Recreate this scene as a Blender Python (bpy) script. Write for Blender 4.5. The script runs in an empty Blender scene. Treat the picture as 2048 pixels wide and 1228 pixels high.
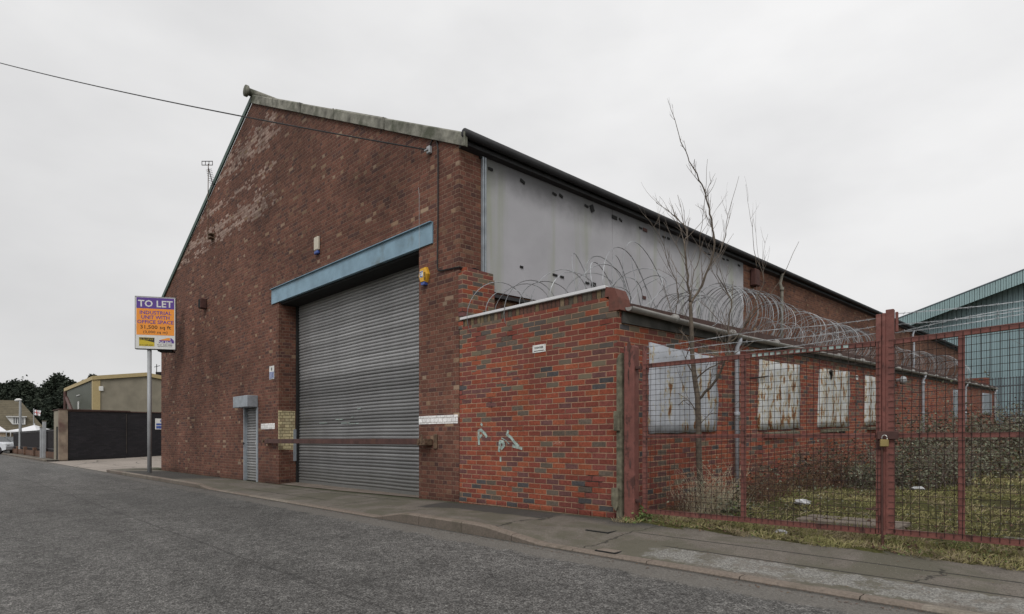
import bpy, math, random
import numpy as np
from mathutils import Vector, Matrix
R_ = math.radians
S2 = math.sqrt(2.0)
random.seed(7); rng = np.random.default_rng(7)
scene = bpy.context.scene
COL = scene.collection

# ------------------------------------------------------------------ camera
# the eye is the origin; the gable runs along X, the long side along Y, the view looks at 45 degrees between them
FPX = 1190.0; CX = 1024.0; HOR = 880.0
cam_d = bpy.data.cameras.new('camera'); cam = bpy.data.objects.new('camera', cam_d); COL.objects.link(cam)
cam_d.sensor_width = 36; cam_d.lens = FPX/2048*36
cam_d.shift_y = (HOR-614)/2048
cam_d.clip_start = 0.05; cam_d.clip_end = 2000
cam.location = (0, 0, 0); cam.rotation_euler = (R_(90), 0, R_(45))
scene.camera = cam
scene.render.resolution_x = 1024; scene.render.resolution_y = 614

# ------------------------------------------------------------------ sky and sun
SUN_EL, SUN_AZ = 48, 150
world = bpy.data.worlds.new('World'); scene.world = world; world.use_nodes = True
wt = world.node_tree; wt.nodes.clear()
def wn(t, **k):
    n = wt.nodes.new(t)
    for a, b in k.items(): setattr(n, a, b)
    return n
wo = wn('ShaderNodeOutputWorld'); bg = wn('ShaderNodeBackground'); bg.inputs[1].default_value = 0.1
sky = wn('ShaderNodeTexSky', sky_type='NISHITA', sun_disc=False); sky.sun_elevation = R_(SUN_EL); sky.sun_rotation = R_(SUN_AZ)
hs = wn('ShaderNodeHueSaturation'); hs.inputs['Saturation'].default_value = 0.15
tc = wn('ShaderNodeTexCoord'); mp = wn('ShaderNodeMapping'); mp.inputs['Scale'].default_value = (1.0, 1.0, 2.2)
n1 = wn('ShaderNodeTexNoise'); n1.inputs['Scale'].default_value = 2.2; n1.inputs['Detail'].default_value = 5; n1.inputs['Roughness'].default_value = 0.5
cr = wn('ShaderNodeValToRGB'); cr.color_ramp.elements[0].position = 0.36; cr.color_ramp.elements[0].color = (7.15, 7.14, 7.2, 1)
cr.color_ramp.elements[1].position = 0.60; cr.color_ramp.elements[1].color = (8.35, 8.33, 8.35, 1)
sep = wn('ShaderNodeSeparateXYZ')
# elevation and azimuth brightness of the cloud layer: paler overhead and to the right, greyer low down on the left
mr = wn('ShaderNodeMapRange'); mr.inputs[1].default_value = 0.0; mr.inputs[2].default_value = 0.5; mr.inputs[3].default_value = 0.84; mr.inputs[4].default_value = 1.03; mr.interpolation_type = 'SMOOTHSTEP'
mrx = wn('ShaderNodeMapRange'); mrx.inputs[1].default_value = -0.98; mrx.inputs[2].default_value = -0.3; mrx.inputs[3].default_value = 0.90; mrx.inputs[4].default_value = 1.0; mrx.interpolation_type = 'SMOOTHSTEP'
mm = wn('ShaderNodeMath', operation='MULTIPLY')
vm = wn('ShaderNodeVectorMath', operation='SCALE')
mx = wn('ShaderNodeMix', data_type='RGBA'); mx.inputs[0].default_value = 0.93
L = wt.links.new
L(tc.outputs['Generated'], mp.inputs[0]); L(mp.outputs[0], n1.inputs['Vector']); L(n1.outputs[0], cr.inputs[0])
L(tc.outputs['Generated'], sep.inputs[0]); L(sep.outputs[2], mr.inputs[0]); L(sep.outputs[0], mrx.inputs[0])
L(mr.outputs[0], mm.inputs[0]); L(mrx.outputs[0], mm.inputs[1])
L(cr.outputs[0], vm.inputs[0]); L(mm.outputs[0], vm.inputs['Scale'])
L(sky.outputs[0], hs.inputs['Color']); L(hs.outputs[0], mx.inputs[6]); L(vm.outputs[0], mx.inputs[7])
L(mx.outputs[2], bg.inputs[0]); L(bg.outputs[0], wo.inputs[0])

sd = bpy.data.lights.new('sun', 'SUN'); sd.energy = 1.3; sd.angle = R_(25); sd.color = (1, 0.98, 0.95)
so = bpy.data.objects.new('sun', sd); COL.objects.link(so)
# sun stands behind the camera to the right: light travels towards -X, +Y and down
sdir = Vector((-0.45, 0.62, -math.sin(R_(SUN_EL)))).normalized()
so.rotation_euler = sdir.to_track_quat('-Z', 'Y').to_euler()

scene.view_settings.view_transform = 'Standard'; scene.view_settings.look = 'None'
scene.view_settings.exposure = 0.16; scene.view_settings.gamma = 1; scene.view_settings.use_curve_mapping = False
scene.cycles.max_bounces = 5; scene.cycles.transparent_max_bounces = 6

# ------------------------------------------------------------------ geometry of the view (used to measure the place)
def av(px): return (px-CX)/FPX
def yf(px, py, Y=6.6):                 # point on a plane parallel to the gable
    a = av(px); t = S2*Y/(1+a); return Vector((t*(a-1)/S2, Y, (HOR-py)/FPX*t))
def xf(px, py, X=-7.89):               # point on a plane parallel to the long side
    a = av(px); t = S2*X/(a-1); return Vector((X, t*(a+1)/S2, (HOR-py)/FPX*t))
def at(px, py, t):
    a = av(px); return Vector((t*(a-1)/S2, t*(a+1)/S2, (HOR-py)/FPX*t))
RV = Vector((1, 1, 0))/S2; FV = Vector((-1, 1, 0))/S2
YF = 6.6; SL = 0.0333
XM = -7.89       # long side of the warehouse
XE = -4.62       # long side of the annex
def rise(y): return SL*max(y-YF, 0)
def lerp(x, pts):
    if x <= pts[0][0]: return pts[0][1]
    for (a, b), (c, d) in zip(pts, pts[1:]):
        if x <= c: return b+(d-b)*(x-a)/(c-a)
    return pts[-1][1]
WB = [(-60, -1.16), (-16, -1.15), (-12, -1.13), (-7.9, -1.07), (-4.6, -1.045), (3, -1.075)]
KT = [(-60, -1.09), (-16.2, -1.09), (-15.2, -1.165), (-7.9, -1.165), (-7.2, -1.05), (-5.5, -1.05), (-4.5, -1.165), (30, -1.165)]
YK = 4.95
def pav_z(x, y):
    a = lerp(x, KT); b = lerp(x, WB); s = min(max((y-YK-0.12)/(YF-YK-0.12), 0), 1)
    if a < -1.12: s = s**0.75
    return a+(b-a)*s
def yard_z(x, y): return -1.07+0.036*(y-6.6)+0.02*math.sin(x*1.3+y*0.7)*min(1, max(0, (y-6.7)))
def road_z(x, y): return -1.19-0.035*(YK-y)

# ------------------------------------------------------------------ mesh helpers
class MB:
    def __init__(s): s.v = []; s.f = []; s.u = None
    def add(s, vs, fs):
        n = len(s.v); s.v += [tuple(p) for p in vs]; s.f += [tuple(i+n for i in f) for f in fs]; return s
    def box(s, a, b, M=None):
        x0, y0, z0 = a; x1, y1, z1 = b
        if x0 > x1: x0, x1 = x1, x0
        if y0 > y1: y0, y1 = y1, y0
        if z0 > z1: z0, z1 = z1, z0
        vs = [(x0,y0,z0),(x1,y0,z0),(x1,y1,z0),(x0,y1,z0),(x0,y0,z1),(x1,y0,z1),(x1,y1,z1),(x0,y1,z1)]
        if M is not None: vs = [M @ Vector(p) for p in vs]
        return s.add(vs, [(0,3,2,1),(4,5,6,7),(0,1,5,4),(1,2,6,5),(2,3,7,6),(3,0,4,7)])
    def bbox(s, a, b, c=0.01, M=None):     # box with chamfered edges
        x0,x1 = sorted((a[0],b[0])); y0,y1 = sorted((a[1],b[1])); z0,z1 = sorted((a[2],b[2]))
        c = min(c, (x1-x0)*.45, (y1-y0)*.45, (z1-z0)*.45)
        P = []; idx = {}
        for i,x in enumerate((x0,x1)):
            for j,y in enumerate((y0,y1)):
                for k,z in enumerate((z0,z1)):
                    dx = c if i==0 else -c; dy = c if j==0 else -c; dz = c if k==0 else -c
                    idx[(i,j,k)] = len(P); P += [(x,y+dy,z+dz),(x+dx,y,z+dz),(x+dx,y+dy,z)]
        q = lambda i,j,k,w: idx[(i,j,k)]+w
        F = []
        for i in (0,1): F.append((q(i,0,0,0),q(i,0,1,0),q(i,1,1,0),q(i,1,0,0)) if i==0 else (q(i,0,0,0),q(i,1,0,0),q(i,1,1,0),q(i,0,1,0)))
        for j in (0,1): F.append((q(0,j,0,1),q(1,j,0,1),q(1,j,1,1),q(0,j,1,1)) if j==0 else (q(0,j,0,1),q(0,j,1,1),q(1,j,1,1),q(1,j,0,1)))
        for k in (0,1): F.append((q(0,0,k,2),q(0,1,k,2),q(1,1,k,2),q(1,0,k,2)) if k==0 else (q(0,0,k,2),q(1,0,k,2),q(1,1,k,2),q(0,1,k,2)))
        for i in (0,1):
            for j in (0,1): F.append((q(i,j,0,0),q(i,j,0,1),q(i,j,1,1),q(i,j,1,0)))
        for i in (0,1):
            for k in (0,1): F.append((q(i,0,k,0),q(i,0,k,2),q(i,1,k,2),q(i,1,k,0)))
        for j in (0,1):
            for k in (0,1): F.append((q(0,j,k,1),q(0,j,k,2),q(1,j,k,2),q(1,j,k,1)))
        for key in idx: F.append((idx[key],idx[key]+1,idx[key]+2))
        if M is not None: P = [M @ Vector(p) for p in P]
        return s.add(P, F)
    def tube(s, pts, r, n=6, cap=True):
        pts = [Vector(p) for p in pts]; m = len(pts)
        rs = r if hasattr(r, '__len__') else [r]*m
        base = len(s.v); up = None
        for i, p in enumerate(pts):
            d = (pts[min(i+1, m-1)]-pts[max(i-1, 0)])
            d = d.normalized() if d.length > 1e-9 else Vector((0, 0, 1))
            if up is None:
                up = Vector((0, 0, 1)) if abs(d.z) < 0.9 else Vector((1, 0, 0))
            e = (up-d*up.dot(d))
            e = e.normalized() if e.length > 1e-6 else d.orthogonal().normalized()
            up = e; g = d.cross(e)
            for k in range(n):
                w = 2*math.pi*k/n
                s.v.append(tuple(p+(e*math.cos(w)+g*math.sin(w))*rs[i]))
        for i in range(m-1):
            for k in range(n):
                a = base+i*n+k; b = base+i*n+(k+1) % n
                s.f.append((a, b, b+n, a+n))
        if cap:
            s.f.append(tuple(base+k for k in range(n))[::-1]); s.f.append(tuple(base+(m-1)*n+k for k in range(n)))
        return s
    def prism(s, poly, axis, a, b):        # polygon extruded along an axis
        n = len(poly)
        def mk(p, w):
            if axis == 'X': return (w, p[0], p[1])
            if axis == 'Y': return (p[0], w, p[1])
            return (p[0], p[1], w)
        vs = [mk(p, a) for p in poly]+[mk(p, b) for p in poly]
        return s.add(vs, [tuple(range(n))[::-1], tuple(range(n, 2*n))]+[(i, (i+1) % n, (i+1) % n+n, i+n) for i in range(n)])
    def build(s, name, mat, parent=None, smooth=False):
        me = bpy.data.meshes.new(name); me.from_pydata(s.v, [], s.f); me.update()
        import bmesh
        if len(s.f) < 60000:
            bm = bmesh.new(); bm.from_mesh(me); bmesh.ops.recalc_face_normals(bm, faces=bm.faces); bm.to_mesh(me); bm.free()
        if smooth: me.polygons.foreach_set('use_smooth', [True]*len(me.polygons))
        if mat: me.materials.append(mat)
        o = bpy.data.objects.new(name, me); COL.objects.link(o)
        if parent: o.parent = parent; o.matrix_parent_inverse = parent.matrix_world.inverted()
        return o
def tag(o, label=None, cat=None, group=None, kind=None):
    if label: o['label'] = label
    if cat: o['category'] = cat
    if group: o['group'] = group
    if kind: o['kind'] = kind
    return o
def thing(name, label, cat, loc=(0, 0, 0), group=None, rz=0):
    o = bpy.data.objects.new(name, None); COL.objects.link(o); o.empty_display_size = 0.2
    o.location = loc; o.rotation_euler = (0, 0, rz); o.matrix_world = Matrix.Translation(loc) @ Matrix.Rotation(rz, 4, 'Z')
    return tag(o, label, cat, group)
def quadmesh(name, V, mat, parent=None, nv=4):
    n = len(V); me = bpy.data.meshes.new(name); me.vertices.add(n*nv); me.vertices.foreach_set('co', np.ascontiguousarray(V, dtype=np.float32).ravel())
    me.loops.add(n*nv); me.loops.foreach_set('vertex_index', np.arange(n*nv, dtype=np.int32))
    me.polygons.add(n); me.polygons.foreach_set('loop_start', np.arange(0, n*nv, nv, dtype=np.int32))
    me.update(calc_edges=True); me.validate(); me.materials.append(mat)
    o = bpy.data.objects.new(name, me); COL.objects.link(o)
    if parent: o.parent = parent; o.matrix_parent_inverse = parent.matrix_world.inverted()
    return o
def leaves(P, size, tilt=1.0):          # many small folded leaves round the points P
    n = len(P); d = rng.normal(size=(n, 3)); d[:, 2] *= 0.6; d /= np.linalg.norm(d, axis=1)[:, None]
    e = np.cross(d, rng.normal(size=(n, 3))); e /= np.linalg.norm(e, axis=1)[:, None]
    s = size*(0.55+0.9*rng.random(n))[:, None]
    w = np.cross(d, e)*s*0.12
    return np.stack([P, P+d*s*.5+e*s*.3+w, P+d*s, P+d*s*.5-e*s*.3+w], axis=1)

# ------------------------------------------------------------------ material helpers
class NT:
    def __init__(s, name):
        s.mat = bpy.data.materials.new(name); s.mat.use_nodes = True; s.t = s.mat.node_tree; s.t.nodes.clear()
        s.out = s.t.nodes.new('ShaderNodeOutputMaterial'); s.b = s.t.nodes.new('ShaderNodeBsdfPrincipled')
        s.t.links.new(s.b.outputs[0], s.out.inputs[0])
    def put(s, sock, v):
        if isinstance(v, bpy.types.NodeSocket): s.t.links.new(v, sock)
        elif v is not None:
            if hasattr(v, '__len__') and len(v) == 3 and sock.type == 'RGBA': v = tuple(v)+(1,)
            sock.default_value = v
    def m(s, op, a, b=None, c=None, clamp=False):
        n = s.t.nodes.new('ShaderNodeMath'); n.operation = op; n.use_clamp = clamp
        s.put(n.inputs[0], a); s.put(n.inputs[1], b); s.put(n.inputs[2], c); return n.outputs[0]
    def pos(s):
        if not hasattr(s, '_p'):
            g = s.t.nodes.new('ShaderNodeNewGeometry'); s._p = g.outputs['Position']; s._n = g.outputs['Normal']
        return s._p
    def obj(s): return s.t.nodes.new('ShaderNodeTexCoord').outputs['Object']
    def sep(s, v):
        n = s.t.nodes.new('ShaderNodeSeparateXYZ'); s.put(n.inputs[0], v); return n.outputs
    def comb(s, x, y, z):
        n = s.t.nodes.new('ShaderNodeCombineXYZ'); s.put(n.inputs[0], x); s.put(n.inputs[1], y); s.put(n.inputs[2], z); return n.outputs[0]
    def noise(s, scale, detail=3, rough=0.55, vec=None, stretch=None, dist=0, color=False):
        n = s.t.nodes.new('ShaderNodeTexNoise'); n.inputs['Scale'].default_value = scale; n.inputs['Detail'].default_value = detail
        n.inputs['Roughness'].default_value = rough; n.inputs['Distortion'].default_value = dist
        v = vec if vec is not None else s.pos()
        if stretch:
            k = s.t.nodes.new('ShaderNodeVectorMath'); k.operation = 'MULTIPLY'; s.put(k.inputs[0], v); k.inputs[1].default_value = stretch; v = k.outputs[0]
        s.put(n.inputs['Vector'], v); return n.outputs[1 if color else 0]
    def voro(s, scale, feature='F1', vec=None, out=0):
        n = s.t.nodes.new('ShaderNodeTexVoronoi'); n.feature = feature; n.inputs['Scale'].default_value = scale
        s.put(n.inputs['Vector'], vec if vec is not None else s.pos()); return n.outputs[out]
    def white(s, vec, color=False):
        n = s.t.nodes.new('ShaderNodeTexWhiteNoise'); n.noise_dimensions = '3D'; s.put(n.inputs['Vector'], vec); return n.outputs[1 if color else 0]
    def rng(s, v, a, b, c=0.0, d=1.0, smooth=False):
        n = s.t.nodes.new('ShaderNodeMapRange'); n.interpolation_type = 'SMOOTHSTEP' if smooth else 'LINEAR'
        s.put(n.inputs[0], v)
        for i, w in enumerate((a, b, c, d)): s.put(n.inputs[i+1], w)
        return n.outputs[0]
    def ramp(s, v, stops, const=False):
        n = s.t.nodes.new('ShaderNodeValToRGB'); r = n.color_ramp; r.interpolation = 'CONSTANT' if const else 'LINEAR'
        while len(r.elements) < len(stops): r.elements.new(1.0)
        for e, (p, c) in zip(r.elements, stops): e.position = p; e.color = tuple(c)+(1,)
        s.put(n.inputs[0], v); return n.outputs[0]
    def mix(s, f, a, b, mode='MIX'):
        n = s.t.nodes.new('ShaderNodeMix'); n.data_type = 'RGBA'; n.blend_type = mode; s.put(n.inputs[0], f); s.put(n.inputs[6], a); s.put(n.inputs[7], b); return n.outputs[2]
    def scale(s, col, f):
        n = s.t.nodes.new('ShaderNodeVectorMath'); n.operation = 'SCALE'; s.put(n.inputs[0], col); s.put(n.inputs['Scale'], f); return n.outputs[0]
    def band(s, v, lo, hi, soft):          # 1 between lo and hi
        return s.m('MULTIPLY', s.rng(v, lo-soft, lo+soft), s.rng(v, hi-soft, hi+soft, 1, 0))
    def bump(s, h, dist=0.01, strength=1.0):
        n = s.t.nodes.new('ShaderNodeBump'); n.inputs['Distance'].default_value = dist; n.inputs['Strength'].default_value = strength
        s.put(n.inputs['Height'], h); s.t.links.new(n.outputs[0], s.b.inputs['Normal'])
    def done(s, col, rough=0.85, metal=0.0, spec=0.35):
        s.put(s.b.inputs['Base Color'], col); s.put(s.b.inputs['Roughness'], rough); s.put(s.b.inputs['Metallic'], metal)
        s.put(s.b.inputs['Specular IOR Level'], spec); return s.mat

def plain(name, col, rough=0.7, metal=0.0, var=0.25, scale=8, spec=0.35, bump=0.0, dirt=None):
    s = NT(name); n = s.noise(scale, 4); c = s.scale(col, s.rng(n, 0.3, 0.7, 1-var, 1+var))
    if dirt: c = s.mix(s.rng(s.noise(scale*.35, 5, 0.65), dirt[0], dirt[0]+0.15), c, dirt[1])
    if bump: s.bump(s.noise(scale*6, 3), bump)
    return s.done(c, rough, metal, spec)

def brick(name, palette, mortar, ch=0.079, bw=0.24, bond='stretcher', soot=0.35, joint=0.0055, special=None, bump=0.006, zoff=0.0, jdark=0.0):
    s = NT(name); p = s.sep(s.pos()); X, Y, Z = p[0], p[1], p[2]
    U = s.m('ADD', X, Y)
    V = s.m('SUBTRACT', Z, s.m('MULTIPLY', s.m('MAXIMUM', s.m('SUBTRACT', Y, YF), 0.0), SL)); V = s.m('ADD', V, zoff)
    wob = s.m('MULTIPLY', s.m('SUBTRACT', s.noise(3.0, 3), 0.5), 0.012)
    V = s.m('ADD', V, wob); U = s.m('ADD', U, s.m('MULTIPLY', s.m('SUBTRACT', s.noise(9.0, 1), 0.5), 0.010))
    rv = s.m('DIVIDE', V, ch); row = s.m('FLOOR', rv)
    par = s.m('FLOORED_MODULO', row, 2.0)
    if bond == 'stretcher': w = bw; u = s.m('ADD', s.m('DIVIDE', U, bw), s.m('MULTIPLY', par, 0.5))
    else:
        k = 2.0 if bond == 'english' else 4.0
        h = s.m('LESS_THAN', s.m('FLOORED_MODULO', row, k), 0.5)
        w = s.m('MULTIPLY', s.m('SUBTRACT', 1.0, s.m('MULTIPLY', h, 0.5)), bw)
        u = s.m('ADD', s.m('DIVIDE', U, w), s.m('ADD', s.m('MULTIPLY', h, 0.5), s.m('MULTIPLY', par, 0.5 if k > 2 else 0)))
    c = s.m('FLOOR', u); fu = s.m('FRACT', u); fv = s.m('FRACT', rv)
    du = s.m('MULTIPLY', s.m('MINIMUM', fu, s.m('SUBTRACT', 1.0, fu)), w); dv = s.m('MULTIPLY', s.m('MINIMUM', fv, s.m('SUBTRACT', 1.0, fv)), ch)
    d = s.m('ADD', s.m('MINIMUM', du, dv), s.m('MULTIPLY', s.m('SUBTRACT', s.noise(60, 2), 0.5), 0.004))
    mask = s.rng(d, joint-0.002, joint+0.0025, smooth=True)
    r1 = s.white(s.comb(c, row, 3.0)); r2 = s.white(s.comb(c, row, 11.0))
    col = s.ramp(r1, palette, const=True)
    col = s.scale(col, s.rng(r2, 0, 1, 0.86, 1.14))
    col = s.scale(col, s.rng(s.noise(38, 4, 0.7), 0.3, 0.7, 0.68, 1.28))
    if special: col = special(s, col, X, Y, V, r2, c, row)
    mort = s.scale(mortar, s.rng(s.noise(14, 4), 0.3, 0.7, 0.7, 1.25))
    if jdark:                                      # weathered joints: patches where the pointing has fallen out and dirt sits
        mort = s.mix(s.rng(s.noise(1.3, 4), 0.62-jdark, 0.70-jdark), mort, (0.035, 0.028, 0.025))
    col = s.mix(mask, mort, col)
    st = s.noise(0.55, 5, 0.6, dist=0.4); col = s.scale(col, s.rng(st, 0.3, 0.7, 1-soot, 1+soot*0.45))
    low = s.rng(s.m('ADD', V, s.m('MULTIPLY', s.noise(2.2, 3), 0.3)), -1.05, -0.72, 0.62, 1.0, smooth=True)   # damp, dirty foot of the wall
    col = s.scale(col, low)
    s.bump(s.m('ADD', mask, s.m('MULTIPLY', s.noise(90, 3), 0.35)), bump)
    return s.done(col, 0.9, 0, 0.25)

def gable_special(s, col, X, Y, V, r2, c, row):
    # bleached, salt-stained courses high on the left half
    left = s.m('MULTIPLY', s.rng(X, -15.6, -14.9, 1, 0), s.rng(Y, 7.2, 7.4, 1, 0))
    n = s.noise(0.8, 4, 0.65, vec=s.comb(s.m('MULTIPLY', X, 0.7), 0.0, s.m('MULTIPLY', V, 5.0)))
    b = s.m('MAXIMUM', s.band(V, 6.15, 6.75, 0.12), s.m('MAXIMUM', s.band(V, 7.85, 8.6, 0.15), s.m('MULTIPLY', s.band(V, 7.1, 7.35, 0.08), 0.7)))
    b = s.m('MULTIPLY', s.m('MULTIPLY', b, left), s.rng(n, 0.40, 0.50))
    pick = s.m('LESS_THAN', s.white(s.comb(c, row, 29.0)), s.m('MULTIPLY', b, 0.85))
    col = s.mix(s.m('MULTIPLY', pick, s.rng(r2, 0, 1, 0.3, 0.85)), col, (0.44, 0.33, 0.28))
    sp = s.m('GREATER_THAN', s.white(s.comb(c, row, 41.0)), s.rng(X, -25, -8, 0.988, 0.992))
    return s.mix(s.m('MULTIPLY', sp, 0.6), col, (0.36, 0.27, 0.19))

BROWN = [(0, (0.135, 0.058, 0.041)), (0.3, (0.155, 0.066, 0.047)), (0.55, (0.112, 0.050, 0.038)), (0.75, (0.178, 0.078, 0.053)), (0.88, (0.088, 0.044, 0.038)), (0.955, (0.175, 0.095, 0.062)), (0.985, (0.24, 0.155, 0.10))]
RED = [(0, (0.25, 0.066, 0.038)), (0.26, (0.21, 0.057, 0.040)), (0.48, (0.28, 0.082, 0.043)), (0.62, (0.185, 0.057, 0.046)), (0.78, (0.135, 0.062, 0.058)), (0.90, (0.125, 0.098, 0.078)), (0.955, (0.072, 0.068, 0.070))]
REDTOP = [(0, (0.20, 0.062, 0.046)), (0.3, (0.155, 0.062, 0.052)), (0.5, (0.28, 0.075, 0.04)), (0.65, (0.135, 0.108, 0.082)), (0.82, (0.10, 0.085, 0.076)), (0.92, (0.16, 0.13, 0.09))]
M = {}
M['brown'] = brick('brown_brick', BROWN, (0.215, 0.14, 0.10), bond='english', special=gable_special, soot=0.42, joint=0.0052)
M['brown_side'] = brick('brown_side_brick', [(p, (c[0]*1.12, c[1]*1.15, c[2]*1.05)) for p, c in BROWN], (0.21, 0.14, 0.10), bond='english', soot=0.4, jdark=0.05, joint=0.005)
def red_special(s, col, X, Y, V, r2, c, row):
    # sooty, greyer courses gathered towards the top of the annex
    r = s.ramp(s.white(s.comb(c, row, 77.0)), REDTOP, const=True)
    f = s.rng(s.m('ADD', V, s.m('MULTIPLY', s.noise(0.8, 3), 0.9)), 1.2, 2.2, 0.06, 0.85)
    return s.mix(s.m('LESS_THAN', s.white(s.comb(c, row, 5.5)), f), col, r)
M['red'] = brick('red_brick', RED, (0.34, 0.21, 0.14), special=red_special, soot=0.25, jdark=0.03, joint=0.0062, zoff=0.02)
M['soldier'] = brick('soldier_brick', [(0, (0.16, 0.12, 0.07)), (0.3, (0.12, 0.06, 0.045)), (0.6, (0.10, 0.085, 0.065)), (0.85, (0.19, 0.14, 0.09))], (0.05, 0.035, 0.03), ch=0.4, bw=0.082, zoff=-1.85, soot=0.2)
M['white_paint'] = brick('white_painted_brick', [(0, (0.80, 0.79, 0.78)), (0.5, (0.74, 0.73, 0.72))], (0.5, 0.46, 0.43), bond='english', soot=0.08, joint=0.004)
M['yellow_paint'] = brick('yellow_painted_brick', [(0, (0.56, 0.48, 0.29)), (0.5, (0.50, 0.43, 0.27)), (0.85, (0.36, 0.29, 0.18))], (0.22, 0.17, 0.09), bond='english', soot=0.4)
M['black_brick'] = brick('black_painted_brick', [(0, (0.020, 0.019, 0.021)), (0.4, (0.023, 0.021, 0.024)), (0.8, (0.018, 0.017, 0.020))], (0.015, 0.014, 0.016), soot=0.2, bump=0.001)
M['low_brick'] = brick('low_wall_brick', [(0, (0.16, 0.085, 0.055)), (0.5, (0.12, 0.07, 0.05))], (0.16, 0.12, 0.09))

def mk_asphalt():
    s = NT('asphalt'); p = s.sep(s.pos()); X, Y = p[0], p[1]
    st = s.voro(78, out=1); sp = s.sep(st)[0]
    c = s.ramp(sp, [(0, (0.066, 0.062, 0.058)), (0.35, (0.125, 0.120, 0.114)), (0.65, (0.172, 0.166, 0.158)), (0.93, (0.265, 0.256, 0.24))])
    d = s.voro(78)
    c = s.scale(c, s.rng(d, 0.0, 0.9, 1.22, 0.42))
    c = s.scale(c, s.rng(s.noise(2.2, 6, 0.72), 0.3, 0.7, 0.72, 1.2))
    c = s.scale(c, s.rng(s.noise(0.5, 4, 0.6, stretch=(0.25, 1.6, 1)), 0.35, 0.65, 0.80, 1.14))            # long worn lanes
    stain = s.m('MULTIPLY', s.rng(s.noise(0.8, 5, 0.65, dist=1.0), 0.60, 0.68), 0.45)
    c = s.mix(stain, c, (0.045, 0.044, 0.042))
    ptch = s.m('MULTIPLY', s.band(s.m('ADD', X, s.m('MULTIPLY', s.noise(6, 3), 0.04)), -16.5, -11.8, 0.015), s.band(s.m('ADD', Y, s.m('MULTIPLY', s.noise(6, 3), 0.04)), 2.9, 4.4, 0.015))
    c = s.mix(s.m('MULTIPLY', ptch, 0.35), c, (0.07, 0.069, 0.066))
    ln = s.m('ABSOLUTE', s.m('SUBTRACT', s.m('ADD', Y, s.m('MULTIPLY', s.noise(0.9, 5, 0.6), 0.10)), 2.55))
    c = s.mix(s.m('MULTIPLY', s.rng(ln, 0.006, 0.022, 1, 0), 0.55), c, (0.035, 0.034, 0.032))
    c = s.scale(c, s.rng(s.noise(13, 5, 0.75), 0.36, 0.64, 0.62, 1.3))
    # smoother, paler channel along the kerb with worn edges
    e = s.m('ADD', Y, s.m('MULTIPLY', s.m('SUBTRACT', s.noise(3.2, 6, 0.72), 0.5), 0.55))
    ch = s.rng(e, 4.52, 4.60); nx = s.rng(X, -14, -11, 0.55, 1.0)
    c = s.mix(s.m('MULTIPLY', s.m('MULTIPLY', ch, nx), 0.75), c, s.scale((0.165, 0.152, 0.135), s.rng(s.noise(40, 4, 0.7), 0.3, 0.7, 0.7, 1.25)))
    gut = s.rng(s.m('ADD', Y, s.m('MULTIPLY', s.noise(6, 3), 0.05)), 4.90, 4.955)
    c = s.mix(s.m('MULTIPLY', gut, 0.7), c, (0.035, 0.032, 0.027))
    s.bump(s.m('MULTIPLY', d, -1.0), 0.012, 0.8)
    return s.done(c, 0.85, 0, 0.3)
M['asphalt'] = mk_asphalt()

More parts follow.
